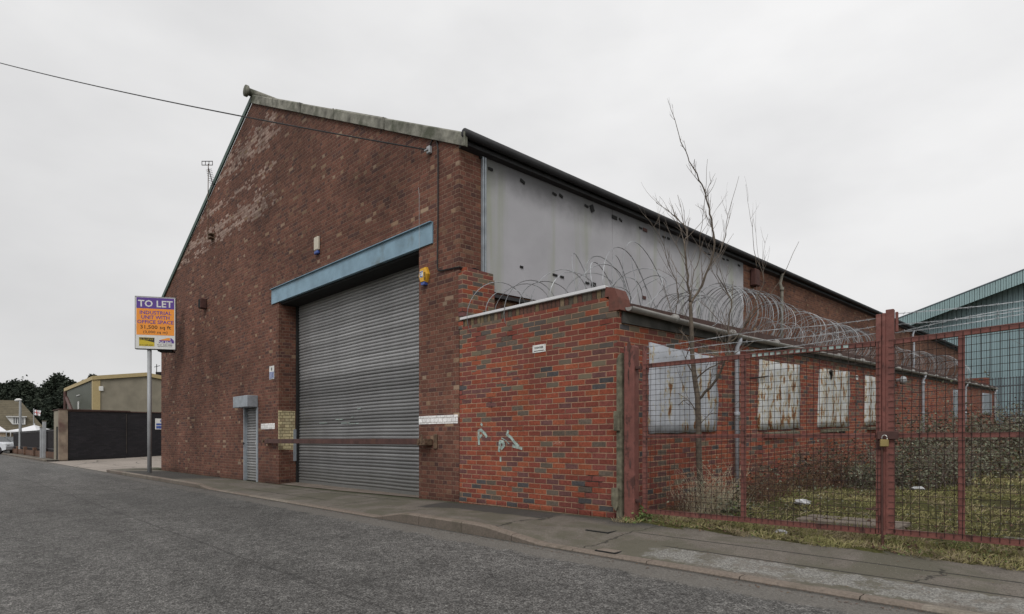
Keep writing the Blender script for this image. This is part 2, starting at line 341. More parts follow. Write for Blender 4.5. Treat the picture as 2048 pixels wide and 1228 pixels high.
def mk_pavement():
    s = NT('pavement_asphalt'); p = s.sep(s.pos()); X, Y = p[0], p[1]
    fine = s.noise(70, 4, 0.75)
    c = s.scale((0.150, 0.132, 0.112), s.rng(fine, 0.3, 0.7, 0.55, 1.45)); c = s.scale(c, s.rng(s.noise(4, 6, 0.75), 0.3, 0.7, 0.78, 1.18))
    c = s.mix(s.rng(s.noise(1.1, 5, 0.62, dist=0.5), 0.44, 0.56, 0, 0.75), c, (0.098, 0.092, 0.066))            # green algae film
    # dark bitumen repair beside the wall, left end patch
    wob = s.m('MULTIPLY', s.m('SUBTRACT', s.noise(1.6, 4, 0.6), 0.5), 0.5)
    b1 = s.m('MULTIPLY', s.band(s.m('ADD', X, wob), -8.1, -5.4, 0.06), s.rng(s.m('ADD', Y, wob), 5.85, 5.93))
    b2 = s.band(s.m('ADD', X, s.m('MULTIPLY', wob, 0.6)), -24.5, -18.6, 0.1)
    b3 = s.m('MULTIPLY', s.band(s.m('ADD', X, wob), -5.4, -3.8, 0.2), s.rng(s.m('ADD', Y, wob), 6.2, 6.4))
    c = s.mix(s.m('MULTIPLY', s.m('MAXIMUM', b1, s.m('MAXIMUM', b2, b3)), 0.8), c, s.scale((0.040, 0.039, 0.038), s.rng(fine, 0.3, 0.7, 0.6, 1.5)))
    # worn pale gritty strip in front of the gate
    n2 = s.m('MULTIPLY', s.m('SUBTRACT', s.noise(4.5, 6, 0.75), 0.5), 0.42)
    g = s.m('MULTIPLY', s.rng(s.m('ADD', X, n2), -3.35, -3.25), s.band(s.m('ADD', s.m('SUBTRACT', Y, s.m('MULTIPLY', X, 0.0)), n2), 5.13, 5.52, 0.02))
    grit = s.scale((0.235, 0.228, 0.21), s.rng(s.sep(s.voro(95, out=1))[0], 0, 1, 0.45, 1.35))
    c = s.mix(s.m('MULTIPLY', g, s.rng(s.noise(3.5, 5, 0.75), 0.40, 0.52, 0.12, 0.95)), c, grit)
    # paving seams and cracks
    for yy, k, lo, hi in ((5.98, 0.012, -3.9, 9), (5.56, 0.02, -3.3, 9), (6.28, 0.03, -18, -9.2), (5.55, 0.05, -14.5, -10.5)):
        line = s.m('ABSOLUTE', s.m('SUBTRACT', s.m('ADD', Y, s.m('MULTIPLY', s.noise(1.5, 5, 0.6), 0.16 if lo < -9 else 0.07)), yy+0.04))
        msk = s.m('MULTIPLY', s.rng(line, 0.007, 0.022, 1, 0), s.band(X, lo, hi, 0.05))
        c = s.mix(s.m('MULTIPLY', msk, 0.85), c, (0.02, 0.019, 0.016))
    for xx, lo, hi in ((-3.95, 5.0, 6.4), (-5.35, 5.05, 6.6), (-9.6, 5.0, 6.4), (-12.6, 5.0, 6.5), (-1.0, 5.55, 6.1)):
        line = s.m('ABSOLUTE', s.m('SUBTRACT', s.m('ADD', X, s.m('MULTIPLY', s.noise(1.9, 5, 0.65), 0.5)), xx+0.25))
        msk = s.m('MULTIPLY', s.rng(line, 0.006, 0.020, 1, 0), s.band(Y, lo, hi, 0.03))
        c = s.mix(s.m('MULTIPLY', msk, 0.8), c, (0.022, 0.02, 0.017))
    # grit and spilt chips
    chips = s.m('MULTIPLY', s.rng(s.voro(38), 0.10, 0.16, 1, 0), s.rng(s.noise(0.9, 3), 0.50, 0.60))
    c = s.mix(s.m('MULTIPLY', chips, 0.8), c, (0.36, 0.34, 0.30))
    # moss and dirt at the wall foot, deepened to paint in contact shadow
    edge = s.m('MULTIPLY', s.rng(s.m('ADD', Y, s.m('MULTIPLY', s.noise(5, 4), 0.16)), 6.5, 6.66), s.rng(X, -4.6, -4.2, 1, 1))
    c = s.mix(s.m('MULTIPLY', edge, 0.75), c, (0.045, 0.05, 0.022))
    s.bump(s.noise(60, 4, 0.75), 0.01, 0.8)
    return s.done(c, 0.88, 0, 0.3)
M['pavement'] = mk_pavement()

def mk_kerb():
    s = NT('kerb_concrete'); p = s.sep(s.pos())
    r = s.white(s.comb(s.m('FLOOR', s.m('DIVIDE', p[0], 0.915)), 1.0, 2.0))
    c = s.ramp(r, [(0, (0.20, 0.165, 0.135)), (0.5, (0.175, 0.14, 0.115)), (1, (0.23, 0.20, 0.165))])
    c = s.scale(c, s.rng(s.noise(35, 5, 0.7), 0.3, 0.7, 0.7, 1.25))
    c = s.mix(s.rng(s.noise(3, 5, 0.6), 0.52, 0.7, 0, 0.6), c, (0.08, 0.075, 0.05))
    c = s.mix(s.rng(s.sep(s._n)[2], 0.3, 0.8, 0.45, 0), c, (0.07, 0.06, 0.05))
    s.bump(s.noise(60, 4), 0.008); return s.done(c, 0.9)
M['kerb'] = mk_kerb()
def mk_concrete():
    s = NT('apron_concrete'); p = s.sep(s.pos())
    c = s.scale((0.30, 0.26, 0.225), s.rng(s.noise(12, 5, 0.7), 0.3, 0.7, 0.8, 1.15))
    c = s.scale(c, s.rng(s.noise(0.5, 5, 0.6), 0.35, 0.65, 0.78, 1.08))
    for k, per in ((0, 4.0), (1, 3.2)):
        f = s.m('FRACT', s.m('DIVIDE', s.m('ADD', p[k], s.m('MULTIPLY', s.noise(0.8, 2), 0.1)), per))
        c = s.mix(s.rng(f, 0.006, 0.012, 0.75, 0), c, (0.07, 0.06, 0.05))
    c = s.mix(s.rng(s.voro(0.45, 'DISTANCE_TO_EDGE'), 0.006, 0.016, 0.8, 0), c, (0.08, 0.07, 0.06))
    return s.done(c, 0.9)
M['concrete'] = mk_concrete()
def mk_soil():
    s = NT('yard_soil'); c = s.ramp(s.noise(1.4, 6, 0.7), [(0.3, (0.035, 0.028, 0.02)), (0.45, (0.075, 0.07, 0.03)), (0.55, (0.10, 0.10, 0.035)), (0.7, (0.13, 0.115, 0.06))])
    c = s.scale(c, s.rng(s.noise(30, 5, 0.8), 0.3, 0.7, 0.5, 1.35)); s.bump(s.noise(12, 6, 0.7), 0.08); return s.done(c, 1.0, 0, 0.1)
M['soil'] = mk_soil()

def mk_shutter(name, dark):
    s = NT(name); p = s.sep(s.pos()); Z = p[2]
    r = s.white(s.comb(s.m('FLOOR', s.m('DIVIDE', s.m('ADD', Z, 1.13), 0.0755)), 0.0, 4.0))
    base = s.ramp(s.m('ADD', s.m('MULTIPLY', r, 0.5), s.m('MULTIPLY', s.noise(1.3, 3, vec=s.comb(0.0, 0.0, Z)), 0.5)), [(0.2, (0.23, 0.23, 0.23)), (0.55, (0.285, 0.285, 0.287)), (0.85, (0.38, 0.38, 0.382))])
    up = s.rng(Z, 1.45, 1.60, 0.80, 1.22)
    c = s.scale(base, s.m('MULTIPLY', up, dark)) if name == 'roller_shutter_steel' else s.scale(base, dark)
    c = s.scale(c, s.rng(s.noise(1.5, 4, 0.6, stretch=(1, 1, 0.25)), 0.35, 0.65, 0.88, 1.06))
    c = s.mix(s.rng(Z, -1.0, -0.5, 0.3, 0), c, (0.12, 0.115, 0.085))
    return s.done(c, s.rng(s.noise(5, 3), 0.3, 0.7, 0.42, 0.6), 0.45, 0.4)
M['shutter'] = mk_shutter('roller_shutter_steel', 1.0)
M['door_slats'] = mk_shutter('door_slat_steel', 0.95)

def mk_rusty(name, base, amount=0.55, lines=1.0):
    s = NT(name)
    c = s.scale(base, s.rng(s.noise(3, 4), 0.3, 0.7, 0.85, 1.1))
    a = s.noise(6.5, 4, 0.65, stretch=(1.0, 1.0, 0.45)); b = s.noise(16, 4, 0.7, stretch=(1, 1, 0.6)); run = s.noise(5, 2, 0.5, stretch=(1, 1, 0.03))
    v = s.m('ADD', s.m('ADD', s.m('MULTIPLY', a, 0.5), s.m('MULTIPLY', b, 0.28)), s.m('MULTIPLY', run, 0.22))
    c = s.mix(s.rng(v, amount-0.05, amount+0.0, 0, 0.8), c, (0.38, 0.32, 0.17))
    c = s.mix(s.rng(v, amount-0.005, amount+0.02), c, s.ramp(b, [(0.35, (0.08, 0.03, 0.015)), (0.6, (0.24, 0.10, 0.035))]))
    s.bump(s.noise(4, 2), 0.02); return s.done(c, 0.6, 0.0)
M['board_rusty'] = mk_rusty('rusty_window_sheet', (0.50, 0.51, 0.51), 0.530)
M['board_rusty2'] = mk_rusty('lightly_rusted_window_sheet', (0.42, 0.44, 0.48), 0.575)
M['gate_paint'] = mk_rusty('red_oxide_gate_paint', (0.225, 0.062, 0.048), 0.62)
def mk_gatered():
    s = NT('red_gate_paint'); c = s.scale((0.155, 0.056, 0.045), s.rng(s.noise(9, 5, 0.7), 0.3, 0.7, 0.75, 1.3))
    c = s.mix(s.rng(s.noise(6, 5, 0.7, stretch=(1, 1, 0.5)), 0.56, 0.62, 0, 0.9), c, (0.055, 0.022, 0.018))
    c = s.mix(s.rng(s.noise(4, 5, 0.6), 0.60, 0.70, 0, 0.6), c, (0.26, 0.12, 0.10)); s.bump(s.noise(40, 3), 0.003); return s.done(c, 0.6, 0, 0.4)
M['gate'] = mk_gatered()
M['gate_wire'] = plain('rusty_mesh_wire', (0.032, 0.020, 0.018), 0.7, 0.1, 0.4, 10)
M['teal_flake'] = plain('flaked_teal_paint', (0.34, 0.42, 0.40), 0.7, 0, 0.4, 14, dirt=(0.5, (0.12, 0.08, 0.05)))
M['bar'] = plain('rusty_bar_paint', (0.085, 0.042, 0.036), 0.6, 0.2, 0.35, 6, dirt=(0.56, (0.12, 0.06, 0.035)))
M['bracket'] = plain('rusty_bracket', (0.13, 0.085, 0.055), 0.7, 0.2, 0.5, 20, dirt=(0.5, (0.06, 0.03, 0.02)))
M['blue_steel'] = plain('blue_lintel_paint', (0.20, 0.31, 0.39), 0.55, 0, 0.18, 3, dirt=(0.56, (0.13, 0.17, 0.18)))
M['cladding'] = None
def mk_clad():
    s = NT('grey_cladding_sheet'); p = s.sep(s.pos()); Y = p[1]; V = s.m('SUBTRACT', p[2], s.m('MULTIPLY', s.m('SUBTRACT', Y, YF), SL))
    c = s.scale((0.39, 0.385, 0.405), s.rng(s.noise(0.9, 4), 0.3, 0.7, 0.92, 1.06))
    streak = s.noise(2.2, 3, 0.6, stretch=(1, 1, 0.06))
    c = s.mix(s.rng(streak, 0.53, 0.68, 0, 0.7), c, (0.29, 0.31, 0.235))
    dirt = s.m('ADD', V, s.m('MULTIPLY', s.m('SUBTRACT', s.noise(1.5, 5, 0.6), 0.5), 0.5))
    c = s.mix(s.rng(dirt, 4.3, 5.0, 0, 0.85, smooth=True), c, (0.05, 0.05, 0.052))     # sheets darken raggedly towards the top edge
    s.bump(s.m('ADD', s.noise(0.9, 3), s.m('MULTIPLY', s.noise(40, 2), 0.02)), 0.05, 0.6)
    return s.done(c, 0.55, 0.0, 0.3)
M['cladding'] = mk_clad()
M['galv'] = plain('galvanised_trim', (0.30, 0.33, 0.36), 0.5, 0.3, 0.2, 6)
M['asbestos'] = plain('lichened_cement', (0.20, 0.195, 0.165), 0.95, 0, 0.5, 5, bump=0.006, dirt=(0.50, (0.085, 0.09, 0.065)))
M['green_trim'] = plain('green_verge_trim', (0.06, 0.10, 0.085), 0.6)
M['roof_sheet'] = plain('dark_cement_roof', (0.055, 0.052, 0.046), 0.95, 0, 0.4, 6)
M['gutter_dark'] = plain('dark_gutter', (0.022, 0.022, 0.024), 0.6, 0, 0.3, 4)
M['gutter_grey'] = plain('grey_gutter', (0.26, 0.25, 0.235), 0.5, 0, 0.25, 3, dirt=(0.55, (0.13, 0.12, 0.10)))
M['pipe_grey'] = plain('grey_downpipe', (0.40, 0.42, 0.46), 0.5, 0, 0.12, 5)
M['pipe_old'] = plain('weathered_downpipe', (0.20, 0.19, 0.16), 0.8, 0, 0.3, 6)
M['fascia'] = plain('weathered_fascia', (0.062, 0.060, 0.055), 0.85, 0, 0.45, 3, dirt=(0.52, (0.11, 0.105, 0.09)))
M['roof_brown'] = plain('brown_felt_edge', (0.075, 0.045, 0.038), 0.9, 0, 0.25, 5)
M['coping'] = plain('white_coping_trim', (0.62, 0.62, 0.63), 0.4, 0, 0.06, 4)
M['kneeler'] = plain('red_brown_kneeler_stone', (0.14, 0.055, 0.042), 0.85, 0, 0.25, 6, bump=0.003, dirt=(0.56, (0.07, 0.04, 0.03)))
M['razor'] = plain('galvanised_razor_wire', (0.27, 0.28, 0.29), 0.5, 0.3, 0.5, 3)
M['white'] = plain('white_plastic', (0.66, 0.66, 0.64), 0.4, 0, 0.06)
M['purple'] = plain('purple_print', (0.10, 0.045, 0.26), 0.5, 0, 0.05)
M['orange'] = plain('orange_print', (0.80, 0.29, 0.035), 0.5, 0, 0.05)
M['black'] = plain('black_print', (0.02, 0.018, 0.02), 0.6)
M['dark'] = plain('dark_void', (0.012, 0.012, 0.012), 0.9)
M['yellowp'] = plain('yellow_plastic', (0.62, 0.34, 0.03), 0.45, 0, 0.08)
M['yellow_logo'] = plain('yellow_print', (0.55, 0.42, 0.03), 0.5, 0, 0.08)
M['bluep'] = plain('blue_plastic', (0.05, 0.09, 0.30), 0.4)
M['cream'] = plain('cream_plastic', (0.52, 0.47, 0.38), 0.5, 0, 0.06)
M['pole_grey'] = plain('grey_pole', (0.33, 0.34, 0.35), 0.5, 0.1, 0.12, 3)
M['cable'] = plain('black_cable', (0.015, 0.015, 0.016), 0.6)
M['timber'] = plain('weathered_timber', (0.13, 0.12, 0.085), 0.9, 0, 0.45, 14, dirt=(0.52, (0.06, 0.06, 0.04)))
M['brass'] = plain('brass_padlock', (0.36, 0.28, 0.12), 0.35, 0.7, 0.15)
M['steel'] = plain('steel_shackle', (0.5, 0.5, 0.48), 0.3, 0.8, 0.1)
M['bark'] = plain('bark', (0.105, 0.085, 0.066), 0.95, 0, 0.4, 18, bump=0.004)
M['twig'] = plain('twig', (0.15, 0.125, 0.105), 0.9, 0, 0.35, 6)
M['straw'] = None
def mk_plant(name, a, b, c, sc=3.0, rough=0.8):
    s = NT(name); v = s.m('ADD', s.m('MULTIPLY', s.noise(sc, 4, 0.7), 0.6), s.m('MULTIPLY', s.noise(sc*12, 2), 0.4))
    return s.done(s.ramp(v, [(0.36, a), (0.5, b), (0.64, c)]), rough, 0, 0.25)
M['straw'] = mk_plant('dead_straw', (0.13, 0.105, 0.065), (0.26, 0.215, 0.13), (0.42, 0.35, 0.23), 4)
M['grass'] = mk_plant('grass_blades', (0.105, 0.12, 0.038), (0.27, 0.25, 0.105), (0.43, 0.36, 0.21), 1.6)
M['bleached'] = mk_plant('bleached_stalk', (0.24, 0.20, 0.14), (0.40, 0.34, 0.24), (0.55, 0.49, 0.37), 6)
M['pale_leaf'] = mk_plant('pale_grey_leaf', (0.14, 0.17, 0.11), (0.26, 0.28, 0.20), (0.40, 0.41, 0.32), 6)
M['leaf'] = mk_plant('bramble_leaf', (0.050, 0.056, 0.032), (0.115, 0.120, 0.078), (0.23, 0.23, 0.165), 5, 0.5)
M['leaf_dead'] = mk_plant('dead_bramble_leaf', (0.05, 0.030, 0.024), (0.12, 0.065, 0.048), (0.20, 0.15, 0.075), 5)
M['weed'] = mk_plant('fresh_weed', (0.05, 0.09, 0.02), (0.11, 0.16, 0.05), (0.22, 0.25, 0.10), 6)
M['conifer'] = mk_plant('conifer_foliage', (0.012, 0.019, 0.013), (0.028, 0.038, 0.026), (0.055, 0.066, 0.045), 1.0)
M['teal'] = None
def mk_ribs(name, col, per=0.33, ax=0):
    s = NT(name); p = s.sep(s.pos()); f = s.m('FRACT', s.m('DIVIDE', s.m('ADD', p[0], p[1]), per))
    h = s.rng(s.m('ABSOLUTE', s.m('SUBTRACT', f, 0.5)), 0.18, 0.30)
    c = s.scale(col, s.rng(s.noise(0.4, 3), 0.3, 0.7, 0.88, 1.1)); s.bump(h, 0.15, 1.0); return s.done(c, 0.5, 0.0, 0.3)
M['teal'] = mk_ribs('teal_wall_sheet', (0.25, 0.35, 0.375))
M['teal_trim'] = mk_ribs('teal_fascia_sheet', (0.27, 0.38, 0.39))
M['green_ribs'] = mk_ribs('olive_wall_sheet', (0.085, 0.095, 0.072), 0.3)
M['render'] = plain('stained_grey_render', (0.25, 0.225, 0.175), 0.9, 0, 0.16, 1.2, dirt=(0.6, (0.17, 0.155, 0.12)))
M['render2'] = plain('rough_brown_render', (0.21, 0.165, 0.125), 0.95, 0, 0.35, 2.5, dirt=(0.52, (0.12, 0.07, 0.06)))
M['yellow_trim'] = plain('mustard_trim', (0.42, 0.33, 0.17), 0.6, 0, 0.08)
M['tiles'] = None
def mk_tiles():
    s = NT('brown_roof_tiles'); p = s.sep(s.pos()); f = s.m('FRACT', s.m('DIVIDE', p[2], 0.24))
    c = s.scale((0.135, 0.115, 0.078), s.rng(s.noise(2.5, 4), 0.3, 0.7, 0.8, 1.15)); c = s.scale(c, s.rng(f, 0.0, 0.25, 0.5, 1.0)); s.bump(f, 0.04); return s.done(c, 0.9)
M['tiles'] = mk_tiles()
M['beige_wall'] = plain('beige_house_wall', (0.32, 0.25, 0.18), 0.9)
M['glass'] = plain('dark_window_glass', (0.03, 0.035, 0.04), 0.1, 0, 0.1, 2, spec=0.6)
M['canvas'] = plain('white_canvas', (0.70, 0.70, 0.72), 0.7, 0, 0.04)
M['red_cloth'] = plain('red_flag_cloth', (0.50, 0.05, 0.04), 0.8)
M['iron'] = plain('dark_railing', (0.025, 0.022, 0.024), 0.6)
M['carwhite'] = plain('white_car_paint', (0.62, 0.64, 0.67), 0.25, 0, 0.03, spec=0.6)
M['carblue'] = plain('blue_grey_car_paint', (0.10, 0.135, 0.16), 0.3, 0.3, 0.05, spec=0.6)
M['rubber'] = plain('rubber', (0.015, 0.015, 0.016), 0.85)
M['graff'] = plain('pale_teal_spray', (0.30, 0.37, 0.34), 0.8, 0, 0.5, 25, dirt=(0.54, (0.24, 0.13, 0.10)))
M['chalk'] = plain('chalk_marks', (0.42, 0.24, 0.18), 0.9, 0, 0.2)
M['litter'] = plain('crumpled_plastic', (0.45, 0.45, 0.46), 0.4, 0, 0.3, 20)
M['cover'] = plain('iron_cover', (0.05, 0.045, 0.04), 0.7, 0.3, 0.4, 30)
M['slab'] = plain('old_concrete_slab', (0.17, 0.14, 0.115), 0.95, 0, 0.25, 3)
M['vent'] = plain('terracotta_vent', (0.075, 0.035, 0.03), 0.9)
M['dark_board'] = plain('dark_stained_boards', (0.04, 0.034, 0.03), 0.9, 0, 0.4, 3)
M['fence_steel'] = plain('grey_palisade', (0.13, 0.16, 0.18), 0.5, 0.3)

# text becomes real raised lettering lying on its board
def text_mesh(txt, size, mat, parent, M4, name='lettering', align='CENTER', bold=0.0, sx=1.0, fit=None):
    cu = bpy.data.curves.new(name, 'FONT'); cu.body = txt; cu.size = size; cu.align_x = align; cu.extrude = 0.0015; cu.offset = bold; cu.resolution_u = 2
    cu.space_character = 1.02
    tmp = bpy.data.objects.new(name, cu); COL.objects.link(tmp)
    dg = bpy.context.evaluated_depsgraph_get(); me = bpy.data.meshes.new_from_object(tmp.evaluated_get(dg)); bpy.data.objects.remove(tmp); bpy.data.curves.remove(cu)
    if fit and len(me.vertices):
        xs = [v.co.x for v in me.vertices]; w = max(xs)-min(xs); sx = fit/w
    for v in me.vertices: v.co = M4 @ Vector((v.co.x*sx, v.co.y, v.co.z))
    me.materials.clear(); me.materials.append(mat)
    o = bpy.data.objects.new(name, me); COL.objects.link(o); o.parent = parent; o.matrix_parent_inverse = parent.matrix_world.inverted(); return o
def frame4(origin, right, up, out):
    return Matrix(((right[0], up[0], out[0], origin[0]), (right[1], up[1], out[1], origin[1]), (right[2], up[2], out[2], origin[2]), (0, 0, 0, 1)))

# ================================================================== GROUND
def sheet(name, xs, ys, fz, mat, thick=None):
    m = MB(); nx, ny = len(xs), len(ys)
    vs = [(x, y, fz(x, y)) for y in ys for x in xs]
    m.add(vs, [(j*nx+i, j*nx+i+1, (j+1)*nx+i+1, (j+1)*nx+i) for j in range(ny-1) for i in range(nx-1)])
    o = m.build(name, mat); o['kind'] = 'structure'; return o
def lin(a, b, n): return [a+(b-a)*i/(n-1) for i in range(n)]
g = MB().add([(-900, -900, -2.4), (900, -900, -2.4), (900, 900, -2.4), (-900, 900, -2.4)], [(0, 1, 2, 3)]).build('ground', M['soil']); g['kind'] = 'structure'
sheet('road', [-320, -160, -100, -60]+lin(-40, 30, 60), lin(-9, YK, 20), road_z, M['asphalt'])
sheet('side_road', [-320, -160, -69], [YK, 30, 90], lambda x, y: -1.19, M['asphalt'])
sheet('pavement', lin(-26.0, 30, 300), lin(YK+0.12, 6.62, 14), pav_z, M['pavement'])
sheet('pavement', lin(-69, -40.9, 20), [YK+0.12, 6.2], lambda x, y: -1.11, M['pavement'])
sheet('doorway_ramp', lin(-15.3, -9.0, 20), lin(6.615, 7.3, 4), lambda x, y: lerp(x, WB)+0.012+(-1.125-lerp(x, WB))*min(1, (y-6.62)/0.35), M['slab'])
sheet('apron', lin(-41, -26.0, 30), [YK+0.0]+lin(5.2, 60, 20), lambda x, y: -1.185 + (0.0 if y < 5 else 0.012*(y-5) if y < 6.6 else 0.019+0.05*(y-6.6)), M['concrete'])
sheet('yard', lin(XE+0.0, 60, 90), lin(6.60, 90, 120), yard_z, M['soil'])
# kerb: one stone after another, dropped in front of the doors and the gate
kb = MB(); x = -26.0
while x < 28:
    x1 = x+0.905
    n = 4
    for i in range(n):
        a, b = x+(x1-x)*i/n, x+(x1-x)*(i+1)/n
        za, zb = lerp(a, KT), lerp(b, KT); c = 0.018
        prof = lambda z: [(YK, -1.5), (YK, z-c), (YK+c, z), (YK+0.125, z), (YK+0.125, -1.5)]
        vs = [(a, p[0], p[1]) for p in prof(za)]+[(b, p[0], p[1]) for p in prof(zb)]
        fs = [(k, k+1, k+6, k+5) for k in range(4)]
        if i == 0: fs.append((0, 1, 2, 3, 4))
        if i == n-1: fs.append((9, 8, 7, 6, 5))
        kb.add(vs, fs)
    x = x1+0.010
for i in range(6):                       # the kerb turns in towards the apron
    w0, w1 = R_(15*i), R_(15*(i+1)-1.5)
    cx_, cy_, r0, r1 = -26.02, YK+1.3, 1.3, 1.175
    q = [(cx_-r0*math.sin(w0), cy_-r0*math.cos(w0)), (cx_-r0*math.sin(w1), cy_-r0*math.cos(w1)), (cx_-r1*math.sin(w1), cy_-r1*math.cos(w1)), (cx_-r1*math.sin(w0), cy_-r1*math.cos(w0))]
    kb.prism(q, 'Z', -1.5, -1.10-0.006*i)
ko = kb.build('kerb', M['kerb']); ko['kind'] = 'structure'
kb = MB()
for i in range(30): kb.bbox((-41.3-0.92*(i+1)+0.01, YK, -1.5), (-41.3-0.92*i, YK+0.125, -1.085), 0.015)
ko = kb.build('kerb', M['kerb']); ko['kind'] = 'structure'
pc = MB(); q = [(-26.0, YK+0.125)]+[(-26.02-1.175*math.sin(R_(15*i)), YK+1.3-1.175*math.cos(R_(15*i))) for i in range(7)]+[(-27.2, 6.9), (-26.0, 6.9)]
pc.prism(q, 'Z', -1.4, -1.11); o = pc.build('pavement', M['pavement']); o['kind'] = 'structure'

# ================================================================== WAREHOUSE
wh = thing('brick_warehouse', 'tall dark brown brick warehouse gable with a wide steel roller shutter under a blue lintel', 'warehouse', (-16.7, YF, -1.15))
XL = -25.55; AX = -16.75; AZ = 9.42; EZ = 5.16; YB = 55.0; YS = 7.12
OX0, OX1, OZ = -15.1, -9.045, 3.56
DX0, DX1, DZ = -17.43, -16.42, 0.94
# gable wall with real openings (outer face), reveal returns included
def eave(x): return AZ-(AZ-EZ)*abs(x-AX)/(abs(XM-AX))
gw = MB()
ys = YF
def pan(pts): gw.prism([(p[0], p[1]) for p in pts], 'Y', ys, ys+0.45)
zb = -1.5
pan([(XL, zb), (DX0, zb), (DX0, eave(DX0)), (XL, eave(XL))])
pan([(DX0, DZ), (DX1, DZ), (DX1, eave(DX1)), (AX, AZ), (DX0, eave(DX0))])
pan([(DX1, zb), (OX0, zb), (OX0, eave(OX0)), (DX1, eave(DX1))])
pan([(OX0, OZ), (OX1, OZ), (OX1, eave(OX1)), (OX0, eave(OX0))])
pan([(OX1, zb), (XM, zb), (XM, eave(XM)), (OX1, eave(OX1))])
gw.build('gable_wall', M['brown'], wh)
def wall_y(x0, x1, y0, y1, zb, zt, name, mat, par):     # wall along Y whose courses climb with the yard
    m = MB(); n = 12
    for i in range(n):
        a, b = y0+(y1-y0)*i/n, y0+(y1-y0)*(i+1)/n
        ra, rb = rise(a), rise(b)
        m.add([(x0, a, zb+ra), (x1, a, zb+ra), (x1, b, zb+rb), (x0, b, zb+rb), (x0, a, zt+ra), (x1, a, zt+ra), (x1, b, zt+rb), (x0, b, zt+rb)],
              [(0, 3, 2, 1), (4, 5, 6, 7), (1, 2, 6, 5), (3, 0, 4, 7)]+([(0, 1, 5, 4)] if i == 0 else [])+([(2, 3, 7, 6)] if i == n-1 else []))
    return m.build(name, mat, par)
wall_y(XM-0.35, XM-0.001, YF+0.451, YB, -1.5, EZ-0.02, 'side_wall', M['brown_side'], wh)
wall_y(XL, XL+0.35, YF+0.451, YB, -1.5, EZ-0.02, 'side_wall', M['brown_side'], wh)
bw_ = MB(); bw_.prism([(XL, -1), (XM, -1), (XM, EZ+rise(YB)), (AX, AZ+rise(YB)), (XL, EZ+rise(YB))], 'Y', YB, YB+0.3); bw_.build('rear_wall', M['brown_side'], wh)
# corrugated roof, two slopes
rf = MB()
for sx, xe in ((1, XM+0.13), (-1, XL-0.10)):
    n = 330; ya, yb = YF+0.05, YB+0.2
    ze = AZ-(AZ-EZ)*abs(xe-AX)/abs(XM-AX)
    vs = []
    for i in range(n+1):
        y = ya+(yb-ya)*i/n; w = 0.035*(1 if i % 2 else -1)*(1.0) + (0.02*math.sin(y*1.7)+0.015*math.sin(y*5.1))
        vs += [(AX, y, AZ+0.10+rise(y)+w), (xe, y, ze+0.10+rise(y)+w), (xe, y, ze+0.08+rise(y)+w*0.5-0.03), (AX, y, AZ+0.04+rise(y))]
    fs = []
    for i in range(n):
        k = i*4; fs += [(k, k+1, k+5, k+4), (k+1, k+2, k+6, k+5), (k+2, k+3, k+7, k+6)]
    fs.append((0, 1, 2, 3)); rf.add(vs, fs)
rf.build('roof', M['roof_sheet'], wh)
# lichened cement verge cappings down the near slope
slope = (EZ-AZ)/(XM-AX)
for i in range(5):
    fr = [0, 0.165, 0.34, 0.52, 0.745, 1.02]
    xa = AX-0.05+(XM+0.12-AX)*fr[i]; xb = AX-0.05+(XM+0.12-AX)*fr[i+1]-0.022
    dz = 0.012*(i % 2); m = MB()
    za, zc = AZ+(xa-AX)*slope, AZ+(xb-AX)*slope
    h0, h1 = -0.085, 0.155
    pr = lambda x, z: [(x, YF-0.055-dz, z+h0), (x, YF-0.055-dz, z+h1-0.03), (x, YF-0.02, z+h1+dz), (x, YF+0.22, z+h1+dz), (x, YF+0.22, z+h1-0.05), (x, YF-0.005, z+h1-0.06), (x, YF-0.005, z+h0)]
    m.add(pr(xa, za)+pr(xb, zc), [(k, (k+1) % 7, (k+1) % 7+7, k+7) for k in range(7)]+[tuple(range(7))[::-1], tuple(range(7, 14))])
    for q in (0.04,): m.add([(xb-0.03, YF-0.068-dz, zc+h0+.02), (xb+0.01, YF-0.068-dz, zc+h0), (xb+0.01, YF-0.068-dz, zc+h1), (xb-0.03, YF-0.068-dz, zc+h1+.01), (xb-0.03, YF-0.05, zc+h0+.02), (xb+0.01, YF-0.05, zc+h0), (xb+0.01, YF-0.05, zc+h1), (xb-0.03, YF-0.05, zc+h1+.01)], [(0, 1, 2, 3), (0, 4, 5, 1), (3, 2, 6, 7), (0, 3, 7, 4), (1, 5, 6, 2)])
    m.build('verge_capping', M['asbestos'], wh)
vt = MB(); zl = AZ+(XL-0.12-AX)*-slope
vt.prism([(AX-0.06, AZ+0.14), (XL-0.12, zl+0.14), (XL-0.12, zl-0.02), (AX-0.06, AZ-0.02)], 'Y', YF-0.05, YF-0.004); vt.build('verge_trim', M['green_trim'], wh)
rc = MB(); rc.tube([(AX-0.02, YF-0.16, AZ+0.20), (AX-0.02, YB, AZ+0.20+rise(YB))], 0.10, 10); rc.tube([(AX-0.02, YF-0.22, AZ+0.20), (AX-0.02, YF-0.15, AZ+0.20)], 0.15, 14)
rc.build('ridge_capping', M['asbestos'], wh, True)
